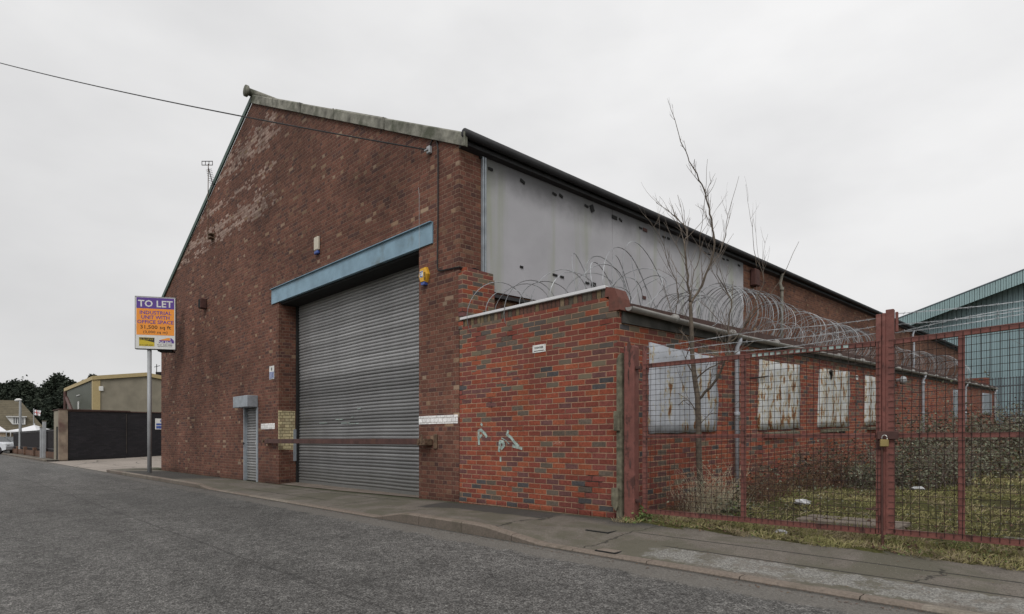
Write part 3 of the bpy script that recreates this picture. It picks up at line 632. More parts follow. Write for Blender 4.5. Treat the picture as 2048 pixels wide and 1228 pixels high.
# eaves gutter along the long side
gt = MB(); pts = []
for y in (YF-0.06, YB): pts.append((XM+0.20, y, EZ-0.02+rise(y)+0.06))
gt.tube(pts, 0.075, 10); gt.box((XM+0.003, YF+0.46, EZ-0.16), (XM+0.03, YF+0.5, EZ))
gt.build('gutter', M['gutter_dark'], wh, True)
ev = MB()
ev.add([(XM+0.002, YF, EZ-0.14), (XM+0.13, YF, EZ-0.10), (XM+0.13, YF, EZ+0.02), (XM+0.002, YF, EZ+0.06), (XM+0.002, YB, EZ-0.14+rise(YB)), (XM+0.13, YB, EZ-0.10+rise(YB)), (XM+0.13, YB, EZ+0.02+rise(YB)), (XM+0.002, YB, EZ+0.06+rise(YB))], [(0, 1, 2, 3), (4, 5, 6, 7), (0, 1, 5, 4), (1, 2, 6, 5), (2, 3, 7, 6)])
ev.build('eaves_board', M['gutter_dark'], wh)
# lintel: a blue steel channel
m = MB(); lx0, lx1 = -15.49, -8.61
m.box((lx0, YF-0.03, 3.57), (lx1, YF-0.003, 3.93)); m.box((lx0, YF-0.075, 3.93), (lx1, YF-0.003, 3.945)); m.box((lx0, YF-0.03, 3.556), (lx1, YF+0.05, 3.57))
m.build('lintel', M['blue_steel'], wh)
m = MB(); m.box((OX0+.003, YF+.052, 3.50), (OX1-.003, YS-.03, 3.558)); m.build('soffit_shade', M['dark'], wh)  # near-black box paints in the shade on the brick underside above the shutter
# roller shutter with true curved slats
rs = MB(); z = -1.13; ys0 = YS; P = []
prof = [(0.0, 0.0), (-0.016, 0.010), (-0.024, 0.026), (-0.024, 0.044), (-0.014, 0.060), (0.002, 0.068), (0.004, 0.0752)]
P.append((ys0-0.02, z-0.0)); P.append((ys0-0.02, z+0.085)); z += 0.09
while z < 3.60:
    for dy, dz in prof: P.append((ys0+dy, z+dz))
    z += 0.0755
nxs = 9; xs = lin(OX0+0.02, OX1+0.4, nxs); vs = []
for i, xx in enumerate(xs):
    for (yy, zz) in P:
        bulge = 0.012*math.sin(i*2.1+zz*1.3)+0.03*math.exp(-((xx+13.4)**2*3+(zz+0.55)**2*8))
        vs.append((xx, yy+bulge, zz+0.004*math.sin(i*1.7)))
k = len(P); rs.add(vs, [(i*k+j, (i+1)*k+j, (i+1)*k+j+1, i*k+j+1) for i in range(nxs-1) for j in range(k-1)])
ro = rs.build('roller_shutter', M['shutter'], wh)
gr = MB(); gr.box((OX0+0.004, YS-0.07, -1.14), (OX0+0.10, YS+0.10, 3.55)); gr.build('guide_rail', M['dark'], ro)
hd = MB(); hd.box((OX0+0.004, YS+0.02, 3.20), (OX1+0.3, YS+0.5, 3.54)); hd.build('shutter_hood', M['dark'], ro)
# a few faint sprayed strokes on the slats
for (a, b) in (((640, 846), (655, 843)), ((672, 839), (686, 838)), ((683, 846), (700, 849)), ((700, 847), (720, 848)), ((703, 834), (707, 833)), ((716, 817), (722, 816))):
    p0, p1 = yf(*a, Y=YS-0.03), yf(*b, Y=YS-0.03); gz = MB(); gz.box((p0.x, YS-0.043, p0.z-0.012), (p1.x, YS-0.037, p0.z+0.006)); gz.build('graffiti', M['graff'], ro)
# recess jamb guard and painted reveal
m = MB(); m.box((OX0-0.0, YF-0.004, -0.25), (OX0+0.006, YF+0.43, 0.76)); m.box((OX0-0.03, YF-0.006, -0.25), (OX0, YF-0.002, 0.76)); m.build('painted_reveal', M['yellow_paint'], wh)
m = MB(); m.box((OX0+0.002, 6.98, -0.55), (OX0+0.05, 7.045, 0.28)); m.build('jamb_guard', M['galv'], wh)
m = MB(); m.box((OX1+0.003, YF-0.006, 0.29), (XM-0.03, YF-0.001, 0.44)); m.build('white_stripe', M['white_paint'], wh)
m = MB(); m.box((-16.22, YF-0.006, 0.29), (-15.35, YF-0.001, 0.44)); m.build('white_stripe', M['white_paint'], wh)
# locking bar across the shutter
lb = MB(); lb.bbox((-15.62, YF-0.16, -0.085), (-8.66, YF-0.10, 0.025), 0.006); lbo = lb.build('locking_bar', M['bar'], wh)
m = MB(); m.bbox((-8.86, YF-0.19, -0.10), (-8.62, YF-0.002, 0.02), 0.01); m.bbox((-8.58, YF-0.03, -0.16), (-8.48, YF-0.002, 0.11), 0.01); m.bbox((-8.74, YF-0.20, -0.06), (-8.68, YF-0.185, 0.10), 0.01)
m.tube([(-8.79, YF-0.205, -0.03), (-8.79, YF-0.19, -0.03)], 0.035, 10); m.build('bracket', M['bracket'], wh)
m = MB(); m.bbox((-15.80, YF-0.05, -0.10), (-15.60, YF-0.002, 0.06), 0.01); m.tube([(-15.70, YF-0.18, -0.02), (-15.70, YF-0.02, -0.02)], 0.045, 10); m.build('bracket', M['bracket'], wh)
# personnel door: small roller shutter with its box
dr = MB(); P = [(YF+0.09, -1.15)]; z = -1.15
while z < 1.0:
    for dy, dz in ((0, 0), (-0.018, 0.012), (-0.026, 0.03), (-0.02, 0.05), (-0.004, 0.066), (0.0, 0.076)): P.append((YF+0.09+dy, z+dz))
    z += 0.0765
vs = [(xx, y_, z_) for xx in (DX0+0.03, DX1-0.05) for (y_, z_) in P]; k = len(P)
dr.add(vs, [(j, k+j, k+j+1, j+1) for j in range(k-1)])
do = dr.build('door', M['door_slats'], wh)
m = MB(); m.bbox((DX0, YF-0.30, 0.90), (DX1, YF-0.003, 1.215), 0.012); m.build('shutter_box', M['galv'], do)
m = MB(); m.box((DX0, YF-0.012, -1.15), (DX0+0.05, YF+0.11, 0.90)); m.box((DX1-0.10, YF-0.02, -1.15), (DX1-0.002, YF+0.11, 0.90)); m.build('door_frame', M['galv'], do)
m = MB(); m.tube([(DX1-0.14, YF-0.01, -0.09), (DX1-0.14, YF+0.07, -0.09)], 0.045, 10); m.build('lock', M['steel'], do)
m = MB(); m.tube([(DX0+0.02, YF-0.03, -0.10), (DX0+0.02, YF+0.0, -0.10)], 0.035, 10); m.build('lock', M['iron'], do)
# long side: grey cladding with vent slots, downpipes
cy0, cy1, cz0, cz1 = 7.16, 17.85, 2.66, EZ-0.06
cys = [cy0, 11.05, 12.15, 15.2, cy1]
for i in range(4):
    a = cys[i]; b = cys[i+1]-0.006; off = 0.03+0.003*(i % 2)
    m = MB(); m.add([(XM+0.004, a, cz0+rise(a)), (XM+off, a, cz0+rise(a)), (XM+off, b, cz0+rise(b)), (XM+0.004, b, cz0+rise(b)), (XM+0.004, a, cz1+rise(a)), (XM+off, a, cz1+rise(a)), (XM+off, b, cz1+rise(b)), (XM+0.004, b, cz1+rise(b))],
                    [(0, 3, 2, 1), (4, 5, 6, 7), (0, 1, 5, 4), (1, 2, 6, 5), (2, 3, 7, 6)]); m.build('cladding_sheet', M['cladding'], wh)
m = MB()
for yy in (cy0-0.055, cy0+0.0): m.box((XM+0.003, yy, cz0+0.05), (XM+0.05, yy+0.035, EZ-0.12))
m.build('cladding_trim', M['galv'], wh)
slots = [(981, 338, 9, 5, 0), (1045, 363, 9, 6, .3), (1109, 388, 8, 4, .1), (1122, 392, 7, 5, .3), (1173, 412, 7, 4, .1), (1184, 417, 7, 14, -.5), (1229, 435, 10, 7, 0), (1241, 440, 6, 4, .3), (1281, 456, 6, 3, 0), (1290, 460, 8, 6, 0), (1328, 474, 6, 3, 0), (1337, 477, 5, 4, 0), (1410, 505, 5, 3, 0), (1418, 508, 5, 3, 0), (1447, 518, 4, 3, 0), (1455, 520, 4, 3, 0), (1478, 531, 4, 3, 0),
         (1043, 534, 6, 4, 0), (1110, 550, 9, 4, 0), (1124, 554, 7, 4, 0), (1174, 566, 8, 4, 0), (1187, 569, 9, 8, 0), (1288, 595, 7, 6, 0)]
for i, (px, py, w, h, rt) in enumerate(slots):
    c = xf(px, py, XM+0.037); q0 = xf(px-w/2, py, XM+0.037); q1 = xf(px+w/2, py, XM+0.037)
    m = MB(); hz = h/2/FPX*(c.y*S2/(1+av(px))); w2 = (q1.y-q0.y)/2
    Mx = Matrix.Translation((XM+0.036, c.y, c.z)) @ Matrix.Rotation(-rt, 4, 'X')
    m.box((0.0, -w2, -hz), (0.012, w2, hz), Mx); m.build('fixing_cleat', M['vent' if i in (9, 22) else 'dark'], wh)
m = MB(); m.add([(XM+0.004, cy0, cz0-0.10), (XM+0.10, cy0, cz0-0.10), (XM+0.10, cy1, cz0-0.10+rise(cy1)), (XM+0.004, cy1, cz0-0.10+rise(cy1)), (XM+0.004, cy0, cz0-0.01), (XM+0.10, cy0, cz0-0.04), (XM+0.10, cy1, cz0-0.04+rise(cy1)), (XM+0.004, cy1, cz0-0.01+rise(cy1))], [(0, 3, 2, 1), (4, 5, 6, 7), (0, 1, 5, 4), (1, 2, 6, 5), (2, 3, 7, 6)]); m.build('flashing', M['gutter_dark'], wh)
for px, mt, r in ((1560, 'pipe_old', 0.055), (1825, 'pipe_grey', 0.06)):
    y = xf(px, 600, XM+0.1).y; m = MB(); m.tube([(XM+0.16, y, 1.7+rise(y)), (XM+0.16, y, EZ-0.55+rise(y)), (XM+0.10, y, EZ-0.35+rise(y)), (XM+0.18, y, EZ+0.0+rise(y))], r, 8)
    m.tube([(XM+0.16, y, EZ-0.62+rise(y)), (XM+0.16, y, EZ-0.50+rise(y))], r*1.25, 8); m.build('downpipe', M[mt], wh, True)
y = xf(1510, 545, XM+0.1).y; m = MB(); m.bbox((XM+0.003, y-0.16, EZ-0.75+rise(y)), (XM+0.20, y+0.16, EZ-0.22+rise(y)), 0.03); m.build('hopper_box', M['vent'], wh)

# ================================================================== ANNEX
an = thing('brick_annex', 'low flat-roofed red brick annex against the warehouse with sheeted-over windows', 'annex', (-6.2, YF, -1.05))
XA0 = XM+0.03; YE = 44.4; PT = 1.93
m = MB(); m.prism([(XA0, -1.5), (XE, -1.5), (XE, 1.78), (XE-0.18, 1.93), (XA0, PT)], 'Y', YF-0.012, YF+0.24); m.build('front_wall', M['red'], an)
m = MB(); m.box((XA0, YF-0.006, PT+0.001), (XE-0.19, YF+0.23, PT+0.115)); m.build('soldier_course', M['soldier'], an)
m = MB(); m.bbox((XA0+0.04, YF-0.045, PT+0.116), (XE-0.17, YF+0.05, PT+0.16), 0.006); m.build('coping', M['coping'], an)
m = MB(); m.prism([(XE-0.19, PT+0.0), (XE-0.17, PT+0.14), (XE-0.03, PT+0.10), (XE+0.03, PT-0.03), (XE+0.06, PT-0.20), (XE-0.12, PT-0.20), (XE-0.12, PT-0.0)], 'Y', YF-0.02, YF+0.25); m.build('kneeler', M['kneeler'], an)
m = MB()                                  # plinth course standing a little proud at the foot
xx = XA0
for i in range(14):
    w = 0.235; m.bbox((xx+0.006, YF-0.03-0.006*random.random(), -1.12), (min(xx+w, XE)-0.004, YF-0.010, -0.985+0.006*random.random()), 0.006); xx += w
m.build('plinth', M['red'], an)
wins = [(7.38, 9.43, 0, -0.0), (11.15, 13.2, 1, 0), (14.4, 16.62, 1, 0), (18.1, 20.4, 1, 0), (31.3, 33.3, 2, 0), (39.5, 43.2, 2, 0)]
sw = wall_y(XE-0.24, XE-0.001, YF+0.242, YE, -1.6, 1.77, 'side_wall', M['red'], an)
wall_y(XM+0.01, XE-0.25, YE-0.3, YE-0.002, -1.5, 2.4, 'end_wall', M['red'], an)
# pier against the warehouse
m = MB(); m.bbox((XM+0.002, YF-0.02, 1.9), (XM+0.12, 7.33, 2.86), 0.006); m.box((XM+0.004, YF+0.05, 2.862), (XM+0.115, 7.30, 2.97)); m.build('pier', M['red'], an)
m = MB()
def slab_y(m, x0, x1, y0, y1, z0, z1, z2=None):
    z2 = z1 if z2 is None else z2
    m.add([(x0, y0, z0+rise(y0)), (x1, y0, z0+rise(y0)), (x1, y1, z0+rise(y1)), (x0, y1, z0+rise(y1)), (x0, y0, z2+rise(y0)), (x1, y0, z1+rise(y0)), (x1, y1, z1+rise(y1)), (x0, y1, z2+rise(y1))],
          [(0, 3, 2, 1), (4, 5, 6, 7), (0, 1, 5, 4), (1, 2, 6, 5), (2, 3, 7, 6), (3, 0, 4, 7)])
slab_y(m, XM+0.005, XE+0.045, YF+0.25, YE+0.1, 1.735, 1.85, 1.95); m.build('roof', M['roof_brown'], an)
m = MB(); slab_y(m, XE+0.001, XE+0.03, YF+0.10, YE, 1.57, 1.73); m.build('fascia', M['fascia'], an)
# half-round gutter, open at the near end
gm = MB(); n = 9; ycs = [YF+0.11, 10.2, 16, YE+0.06]; vs = []
gzz = lambda y: lerp(y, [(YF+.1, 1.775), (10.2, 1.70), (YE, 1.72)])+rise(y)
for yy in ycs:
    for j in range(n):
        w = math.pi*j/(n-1); vs.append((XE+0.115-0.062*math.cos(w), yy, gzz(yy)-0.062*math.sin(w)))
    for j in range(n)[::-1]:
        w = math.pi*j/(n-1); vs.append((XE+0.115-0.055*math.cos(w), yy, gzz(yy)-0.055*math.sin(w)))
k = 2*n; gm.add(vs, [(i*k+j, i*k+(j+1) % k, (i+1)*k+(j+1) % k, (i+1)*k+j) for i in range(3) for j in range(k)])
gm.add([(XE+0.055, YF+0.118, 1.775)]+[(XE+0.115-0.058*math.cos(math.pi*j/8), YF+0.118, 1.775-0.058*math.sin(math.pi*j/8)) for j in range(9)], [tuple(range(10))])
yy = YF+1.3
while yy < YE:
    gm.tube([(XE+0.115, yy-0.03, gzz(yy)-.003), (XE+0.115, yy+0.03, gzz(yy)-.003)], 0.066, 10); yy += 1.9
gm.build('gutter', M['gutter_grey'], an, True)
for px, r in ((1473.5, 0.040), (1846, 0.045), (1931, 0.045), (1990, 0.05)):
    y = xf(px, 800, XE+0.06).y; m = MB()
    m.tube([(XE+0.065, y, -1.2+0.036*(y-6.6)), (XE+0.065, y, 1.50+rise(y)), (XE+0.115, y, 1.58+rise(y)), (XE+0.115, y, 1.66+rise(y))], r, 10)
    for zz in (1.35, 0.3): m.tube([(XE+0.065, y, zz+rise(y)), (XE+0.065, y, zz+0.07+rise(y))], r*1.25, 10)
    m.build('downpipe', M['pipe_grey'], an, True)
corn = [((1302, 685), (1436, 716), (1435, 863), (1300, 867)), ((1521, 720), (1601, 730), (1600, 856), (1519, 860)), ((1641, 737), (1700, 744), (1698, 853), (1637, 855)), ((1733, 751), (1770, 757), (1768, 849), (1731, 851)),
        ((1908, 778), (1917, 780), (1916, 838), (1908, 838)), ((1966, 786), (1984, 788), (1984, 830), (1966, 829))]
wl = ['dented grey sheet with yellow rust stains', 'white sheet covered in brown rust runs', 'speckled rusty sheet torn at its top', 'rusty sheet half hidden by the gate post', 'narrow clean grey sheet', 'clean grey sheet at the far end']
for i, cc in enumerate(corn):
    pts = [xf(px, py, XE+0.03) for px, py in cc]; wp = thing('window_opening', None, None, pts[3]); 
    del wp; 
for o in [o for o in COL.objects if o.name.startswith('window_opening')]: bpy.data.objects.remove(o)
for i, cc in enumerate(corn):
    pts = [xf(px, py, XE+0.034) for px, py in cc]; m = MB()
    # sheet with a slightly ragged, bent edge
    nu, nv = 9, 9; vs = []
    for v in range(nv):
        for u in range(nu):
            fu, fv = u/(nu-1), v/(nv-1); top = pts[0].lerp(pts[1], fu); bot = pts[3].lerp(pts[2], fu); p = top.lerp(bot, fv)
            e = 0.02 if i < 4 else 0.005
            if u in (0, nu-1) or v in (0, nv-1): p = p+Vector((0, random.uniform(-e, e)*.8, random.uniform(-e, e)*.7))
            p.x += 0.012*math.sin(u*1.9+v*1.1+i)*(1 if i < 4 else 0.2); vs.append(p)
    fs = [(v*nu+u, v*nu+u+1, (v+1)*nu+u+1, (v+1)*nu+u) for v in range(nv-1) for u in range(nu-1)]
    back = [Vector((XE+0.002, p.y, p.z)) for p in vs]; N = len(vs)
    rim = [u for u in range(nu)]+[v*nu+nu-1 for v in range(1, nv)]+[(nv-1)*nu+u for u in range(nu-2, -1, -1)]+[v*nu for v in range(nv-2, 0, -1)]
    m.add(vs+back, fs+[(rim[j], rim[(j+1) % len(rim)], rim[(j+1) % len(rim)]+N, rim[j]+N) for j in range(len(rim))])
    o = m.build('window_sheet', M['board_rusty2' if i == 0 else 'board_rusty' if i < 4 else 'galv'], an, True); o['label'] = wl[i]
    if i < 4:
        m = MB(); y0, y1 = pts[3].y+(0.25 if i else 0.05), pts[2].y-0.2; zz = pts[3].z-0.04
        m.add([(XE+0.002, y0, zz-0.07), (XE+0.10, y0, zz-0.07), (XE+0.10, y1, zz-0.07+SL*(y1-y0)), (XE+0.002, y1, zz-0.07+SL*(y1-y0)), (XE+0.002, y0, zz), (XE+0.10, y0, zz-0.02), (XE+0.10, y1, zz-0.02+SL*(y1-y0)), (XE+0.002, y1, zz+SL*(y1-y0))], [(0, 3, 2, 1), (4, 5, 6, 7), (0, 1, 5, 4), (1, 2, 6, 5), (2, 3, 7, 6), (3, 0, 4, 7)])
        if i: m.build('window_sill', M['timber'], an)
# crack in the side wall, and a hanging strip of torn sheet
m = MB(); cp = [xf(px, py, XE+0.003) for px, py in ((1516, 944), (1558, 938), (1600.5, 931.5), (1601, 915), (1599, 901))]
m.tube(cp[:3], 0.008, 4); m.tube([cp[2]]+cp[3:], 0.010, 4); m.tube([xf(px, py, XE+0.003) for px, py in ((1600.5, 931.5), (1640, 925), (1696, 916))], 0.012, 4); m.build('wall_crack', M['dark'], an)
m = MB(); m.tube([xf(px, py, XE+0.06) for px, py in ((1661, 742), (1663, 750), (1662, 760))], [0.05, 0.03, 0.008], 5); m.build('bent_strip', M['dark'], an); m = MB(); m.tube([xf(px, py, XE+0.06) for px, py in ((1500, 757), (1520, 755), (1537, 752))], 0.012, 4); m.build('bent_strip', M['dark'], an)
# graffiti and chalked names on the front wall
def stroke(m, pts, w, Y):
    P = [yf(px, py, Y) for px, py in pts]; 
    for j in range(len(P)-1):
        a, b = P[j], P[j+1]; d = (b-a).normalized(); nrm = Vector((-d.z, 0, d.x))*w/2; a2 = a-d*w*.3-Vector((0, .0003*j, 0)); b2 = b+d*w*.3-Vector((0, .0003*j, 0))
        m.add([a2-nrm, b2-nrm, b2+nrm, a2+nrm]+[p+Vector((0, 0.002, 0)) for p in (a2-nrm, b2-nrm, b2+nrm, a2+nrm)], [(0, 1, 2, 3), (0, 1, 5, 4), (1, 2, 6, 5), (2, 3, 7, 6), (3, 0, 4, 7)])
yg = YF-0.0165
m = MB(); stroke(m, [(958, 888), (957, 876), (957.5, 862), (962, 860), (970, 868), (973, 873)], 0.05, yg); m.build('graffiti', M['graff'], an); m = MB(); stroke(m, [(958, 876), (963, 870)], 0.045, yg); m.build('graffiti', M['graff'], an)
m = MB(); stroke(m, [(998, 902), (999, 893), (1000, 883), (1006, 884), (1008, 891), (1003, 897)], 0.05, yg); m.build('graffiti', M['graff'], an); m = MB(); stroke(m, [(1003, 876), (1012, 881), (1018, 888)], 0.015, yg-0.0006); m.build('graffiti', M['graff'], an)
m = MB(); stroke(m, [(1016, 862), (1014, 869), (1022, 875), (1030, 886), (1037, 892)], 0.045, yg); m.build('graffiti', M['graff'], an); m = MB(); stroke(m, [(1026, 892), (1043, 897)], 0.045, yg-0.0005); m.build('graffiti', M['graff'], an); m = MB(); stroke(m, [(1001, 915), (1001, 922)], 0.035, yg); m.build('graffiti', M['graff'], an); m = MB(); stroke(m, [(962, 848), (964, 850)], 0.04, yg); m.build('graffiti', M['graff'], an)

def front4(px, py, Y): 
    p = yf(px, py, Y); return frame4((p.x, Y, p.z), (1, 0, 0), (0, 0, 1), (0, -1, 0))
text_mesh('GRUN', 0.06, M['chalk'], an, front4(1114, 889, YF-0.0135), 'chalk_writing')
text_mesh('STEV', 0.055, M['chalk'], an, front4(1079, 900, YF-0.0135), 'chalk_writing')

# ================================================================== THINGS FIXED TO THE WALLS
def wall_sign(name, label, px0, py0, px1, py1, Y, mat, texts, th=0.006, extra=None):
    a = yf(px0, py0, Y); b = yf(px1, py1, Y); cx = (a.x+b.x)/2
    t = thing(name, label, 'sign', (cx, Y, min(a.z, b.z)))
    w = b.x-a.x; zc = (a.z+b.z)/2; h = abs(a.z-b.z)
    m = MB(); m.bbox((a.x, Y-th, zc-h/2), (b.x, Y, zc+h/2), 0.002); m.build('panel', mat, t)
    F = lambda fx, fy: frame4((a.x+w*fx, Y-th-0.002, zc-h/2+h*fy), (1, 0, 0), (0, 0, 1), (0, -1, 0))
    for (s, fx, fy, sz, mt, ft) in texts: text_mesh(s, h*sz, M[mt], t, F(fx, fy), fit=w*ft if ft else None)
    return t, a, b, w, h, zc
t, a, b, w, h, zc = wall_sign('danger_sign', 'small white danger sign screwed to the red annex wall', 1065.5, 691.5, 1091.5, 703, YF-0.014, M['white'], [('DANGER', .5, .52, .36, 'black', .66)])
m = MB(); m.box((a.x+w*.12, YF-0.0225, zc-h*.32), (a.x+w*.88, YF-0.021, zc-h*.24)); m.build('small_print', M['black'], t)
for fx in (.05, .95):
    for fy in (.12, .88): m = MB(); m.tube([(a.x+w*fx, YF-0.024, zc-h/2+h*fy), (a.x+w*fx, YF-0.02, zc-h/2+h*fy)], 0.004, 6); m.build('screw', M['iron'], t)
t, a, b, w, h, zc = wall_sign('security_sign', 'small white and blue notice on the brown bricks left of the roller shutter', 539, 733, 548.5, 757.5, YF-0.002, M['white'], [])
m = MB(); m.box((a.x+w*.08, YF-0.012, zc-h*.45), (a.x+w*.92, YF-0.0085, zc+h*.05)); m.build('blue_panel', M['bluep'], t)
m = MB()
for k in range(5): m.box((a.x+w*.16, YF-0.014, zc-h*(.40-.09*k)), (a.x+w*(.84-.1*(k % 2)), YF-0.0125, zc-h*(.375-.09*k)))
m.build('lettering', M['white'], t)
m = MB(); c = (a.x+w*.5, zc+h*.26); m.tube([(c[0]+.032*math.cos(q), YF-0.0095, c[1]+.045*math.sin(q)) for q in lin(0, 2*math.pi, 14)], 0.004, 4); m.tube([(c[0], YF-0.0095, c[1]-.02), (c[0], YF-0.0095, c[1]+.02)], 0.008, 4); m.build('symbol', M['iron'], t)
# hexagonal yellow alarm box
p = yf(852, 553, YF); t = thing('alarm_box', 'yellow hexagonal alarm siren box on the pillar right of the shutter', 'alarm box', (p.x, YF, p.z-.16))
hx = [(-.125, .01), (-.075, .15), (.06, .155), (.125, .02), (.065, -.12), (-.065, -.12)]
m = MB(); n = 6
vs = [(p.x+u, YF-0.002, p.z+v) for u, v in hx]+[(p.x+u, YF-0.05, p.z+v) for u, v in hx]+[(p.x+u*.86, YF-0.085, p.z+v*.88) for u, v in hx]
m.add(vs, [(j, (j+1) % n, (j+1) % n+n, j+n) for j in range(n)]+[(j+n, (j+1) % n+n, (j+1) % n+2*n, j+2*n) for j in range(n)]+[tuple(range(12, 18))]); m.build('casing', M['yellowp'], t)
m = MB(); m.prism([(p.x-.06, p.z-.115), (p.x+.06, p.z-.115), (p.x+.05, p.z-.165), (p.x-.05, p.z-.165)], 'Y', YF-0.075, YF-0.004); m.build('strobe', M['bluep'], t)
m = MB(); m.box((p.x-.075, YF-0.090, p.z-.03), (p.x+.025, YF-0.086, p.z+.085)); m.build('label_panel', M['white'], t)
m = MB(); m.box((p.x-.07, YF-0.0925, p.z+.06), (p.x+.02, YF-0.0905, p.z+.078)); m.box((p.x-.07, YF-0.0925, p.z-.022), (p.x+.02, YF-0.0905, p.z-.004)); m.box((p.x-.065, YF-0.0925, p.z+.005), (p.x-.045, YF-0.0905, p.z+.05)); m.box((p.x-.018, YF-0.0925, p.z+.02), (p.x-.008, YF-0.0905, p.z+.045)); m.build('printed_mark', M['bluep'], t)
m = MB()
for k in range(7): m.box((p.x+.045, YF-0.089, p.z-.085+k*.02), (p.x+.095, YF-0.084, p.z-.077+k*.02))
m.build('louvre', M['dark'], t)
# cream alarm box
p = yf(637, 491, YF); t = thing('alarm_box', 'slim cream alarm box with a blue foot high on the gable above the lintel', 'alarm box', (p.x, YF, p.z-.2))
m = MB(); m.bbox((p.x-.10, YF-0.075, p.z-.13), (p.x+.10, YF-0.003, p.z+.19), 0.02); m.build('casing', M['cream'], t)
m = MB(); m.bbox((p.x-.085, YF-0.075, p.z-.21), (p.x+.085, YF-0.006, p.z-.135), 0.015); m.build('strobe', M['bluep'], t)
# dark flood-light box
p = yf(412, 609, YF); t = thing('vent_box', 'small dark rusty box sticking out of the gable near its left edge', 'vent box', (p.x, YF, p.z-.17))
m = MB(); m.bbox((p.x-.12, YF-0.20, p.z-.15), (p.x+.10, YF-0.003, p.z+.17), 0.02); m.build('casing', M['vent'], t)
m = MB(); m.box((p.x-.10, YF-0.205, p.z-.12), (p.x+.08, YF-0.201, p.z+.14)); m.build('front_grille', M['dark'], t)
# tv aerial
t = thing('tv_aerial', 'thin television aerial on a bracket at the left slope of the gable', 'aerial', yf(417, 475, YF-0.1))
ya = YF-0.16; b0 = yf(416, 480, ya); b1 = yf(421.5, 323, ya)
m = MB(); m.tube([b0, (b0.x, ya, (b0.z+b1.z)/2), (b0.x+.03, ya, b1.z)], 0.012, 6); m.build('mast', M['bracket'], t)
m = MB(); bz = b0.z+.08; m.box((b0.x-.12, ya+.015, bz-.015), (b0.x+.12, YF-.003, bz+.015)); m.box((b0.x-.12, ya+.015, bz+.10), (b0.x+.12, YF-.003, bz+.13)); m.box((b0.x-.13, YF-.02, bz-.06), (b0.x-.10, YF-.003, bz+.18)); m.box((b0.x+.10, YF-.02, bz-.06), (b0.x+.13, YF-.003, bz+.18)); m.build('bracket', M['bracket'], t)
m = MB(); top = Vector((b0.x+.03, ya, b1.z)); 
for q in (-.06, .06): m.tube([top+RV*-.20+Vector((0, 0, q+.02)), top+RV*.13+Vector((0, 0, q+.02))], 0.012, 5)
for q in (-.2, -.09, .02, .13): m.tube([top+RV*q+Vector((0, 0, -.05)), top+RV*q+Vector((0, 0, .09))], 0.01, 4)
boom0 = top+Vector((0, 0, -.12)); boom1 = top+RV*.16+Vector((0, 0, -.72)); m.tube([boom0, boom1], 0.014, 5)
for k in range(10): c = boom0.lerp(boom1, .1+.09*k); m.tube([c-RV*.09+Vector((0, 0, -.02)), c+RV*.09+Vector((0, 0, .02))], 0.007, 4)
m.build('antenna', M['iron'], t)
# overhead cable to the bracket near the right end, and the cable down the wall
e = yf(856, 300, YF-0.06); s0 = at(-150, 84, 22); m = MB(); pts = []
for k in range(40):
    f = k/39; q = e.lerp(s0, f); q.z -= 0.20*4*f*(1-f); pts.append(q)
m.tube(pts, 0.014, 5); t = tag(m.build('overhead_cable', M['cable']), 'long black overhead cable sagging across the sky to the gable', 'cable')
t = thing('cable_bracket', 'small white bracket holding the overhead cable near the gable eaves', 'bracket', e)
m = MB(); m.bbox((e.x-.04, YF-.07, e.z-.06), (e.x+.05, YF-.003, e.z+.07), .008); m.tube([(e.x-.07, YF-.08, e.z), (e.x+.03, YF-.08, e.z)], .018, 6); m.build('plate', M['pole_grey'], t)
P_ = [yf(px, py, YF-0.02) for px, py in ((857, 298), (862, 285), (868, 274), (873, 276), (876, 300), (876, 420), (874.5, 535), (877, 541), (884, 541), (917, 534))]
P_ += [Vector((XM+0.02, YF-0.018, P_[-1].z)), Vector((XM+0.02, YF+.1, P_[-1].z-.01)), xf(950, 537, XM+0.02), xf(966, 545, XM+0.02), xf(968, 552, XM+.03)]
m = MB(); m.tube(P_, 0.013, 5); tag(m.build('wall_cable', M['cable']), 'black cable running down the right end of the gable and round the corner', 'cable')
m = MB(); m.tube([yf(px, py, YF-0.012) for px, py in ((831, 381), (837, 375), (838.5, 390), (838.5, 447))]+[yf(838.5, 447, YF-.085), yf(838.5, 497, YF-.085)], 0.0035, 4); tag(m.build('wall_cable', M['pole_grey']), 'thin grey wire hanging over the right end of the blue lintel', 'cable')
# notice and lamp on the annex long side
p = xf(1713, 755, XE+0.004); t = thing('notice_plate', 'tiny white notice plate between two sheeted windows of the annex', 'sign', p)
m = MB(); m.bbox((XE+.002, p.y-.09, p.z-.06), (XE+.012, p.y+.12, p.z+.06), .003); m.build('panel', M['white'], t)
m = MB(); m.box((XE+.0125, p.y-.05, p.z-.0), (XE+.014, p.y+.08, p.z+.025)); m.build('printed_mark', M['iron'], t)
p = xf(1800, 760, XE+0.1); t = thing('bulkhead_lamp', 'round grey wall lamp on the annex just right of the gate posts', 'wall lamp', p)
m = MB(); m.tube([(XE+.002, p.y, p.z), (XE+.10, p.y, p.z)], 0.05, 8); m.build('arm', M['pole_grey'], t); m = MB(); m.tube([(XE+.10, p.y, p.z), (XE+.13, p.y, p.z), (XE+.22, p.y, p.z-.03), (XE+.27, p.y, p.z-.05)], [.06, .13, .12, .05], 10); m.build('lamp_shade', M['pole_grey'], t, True)

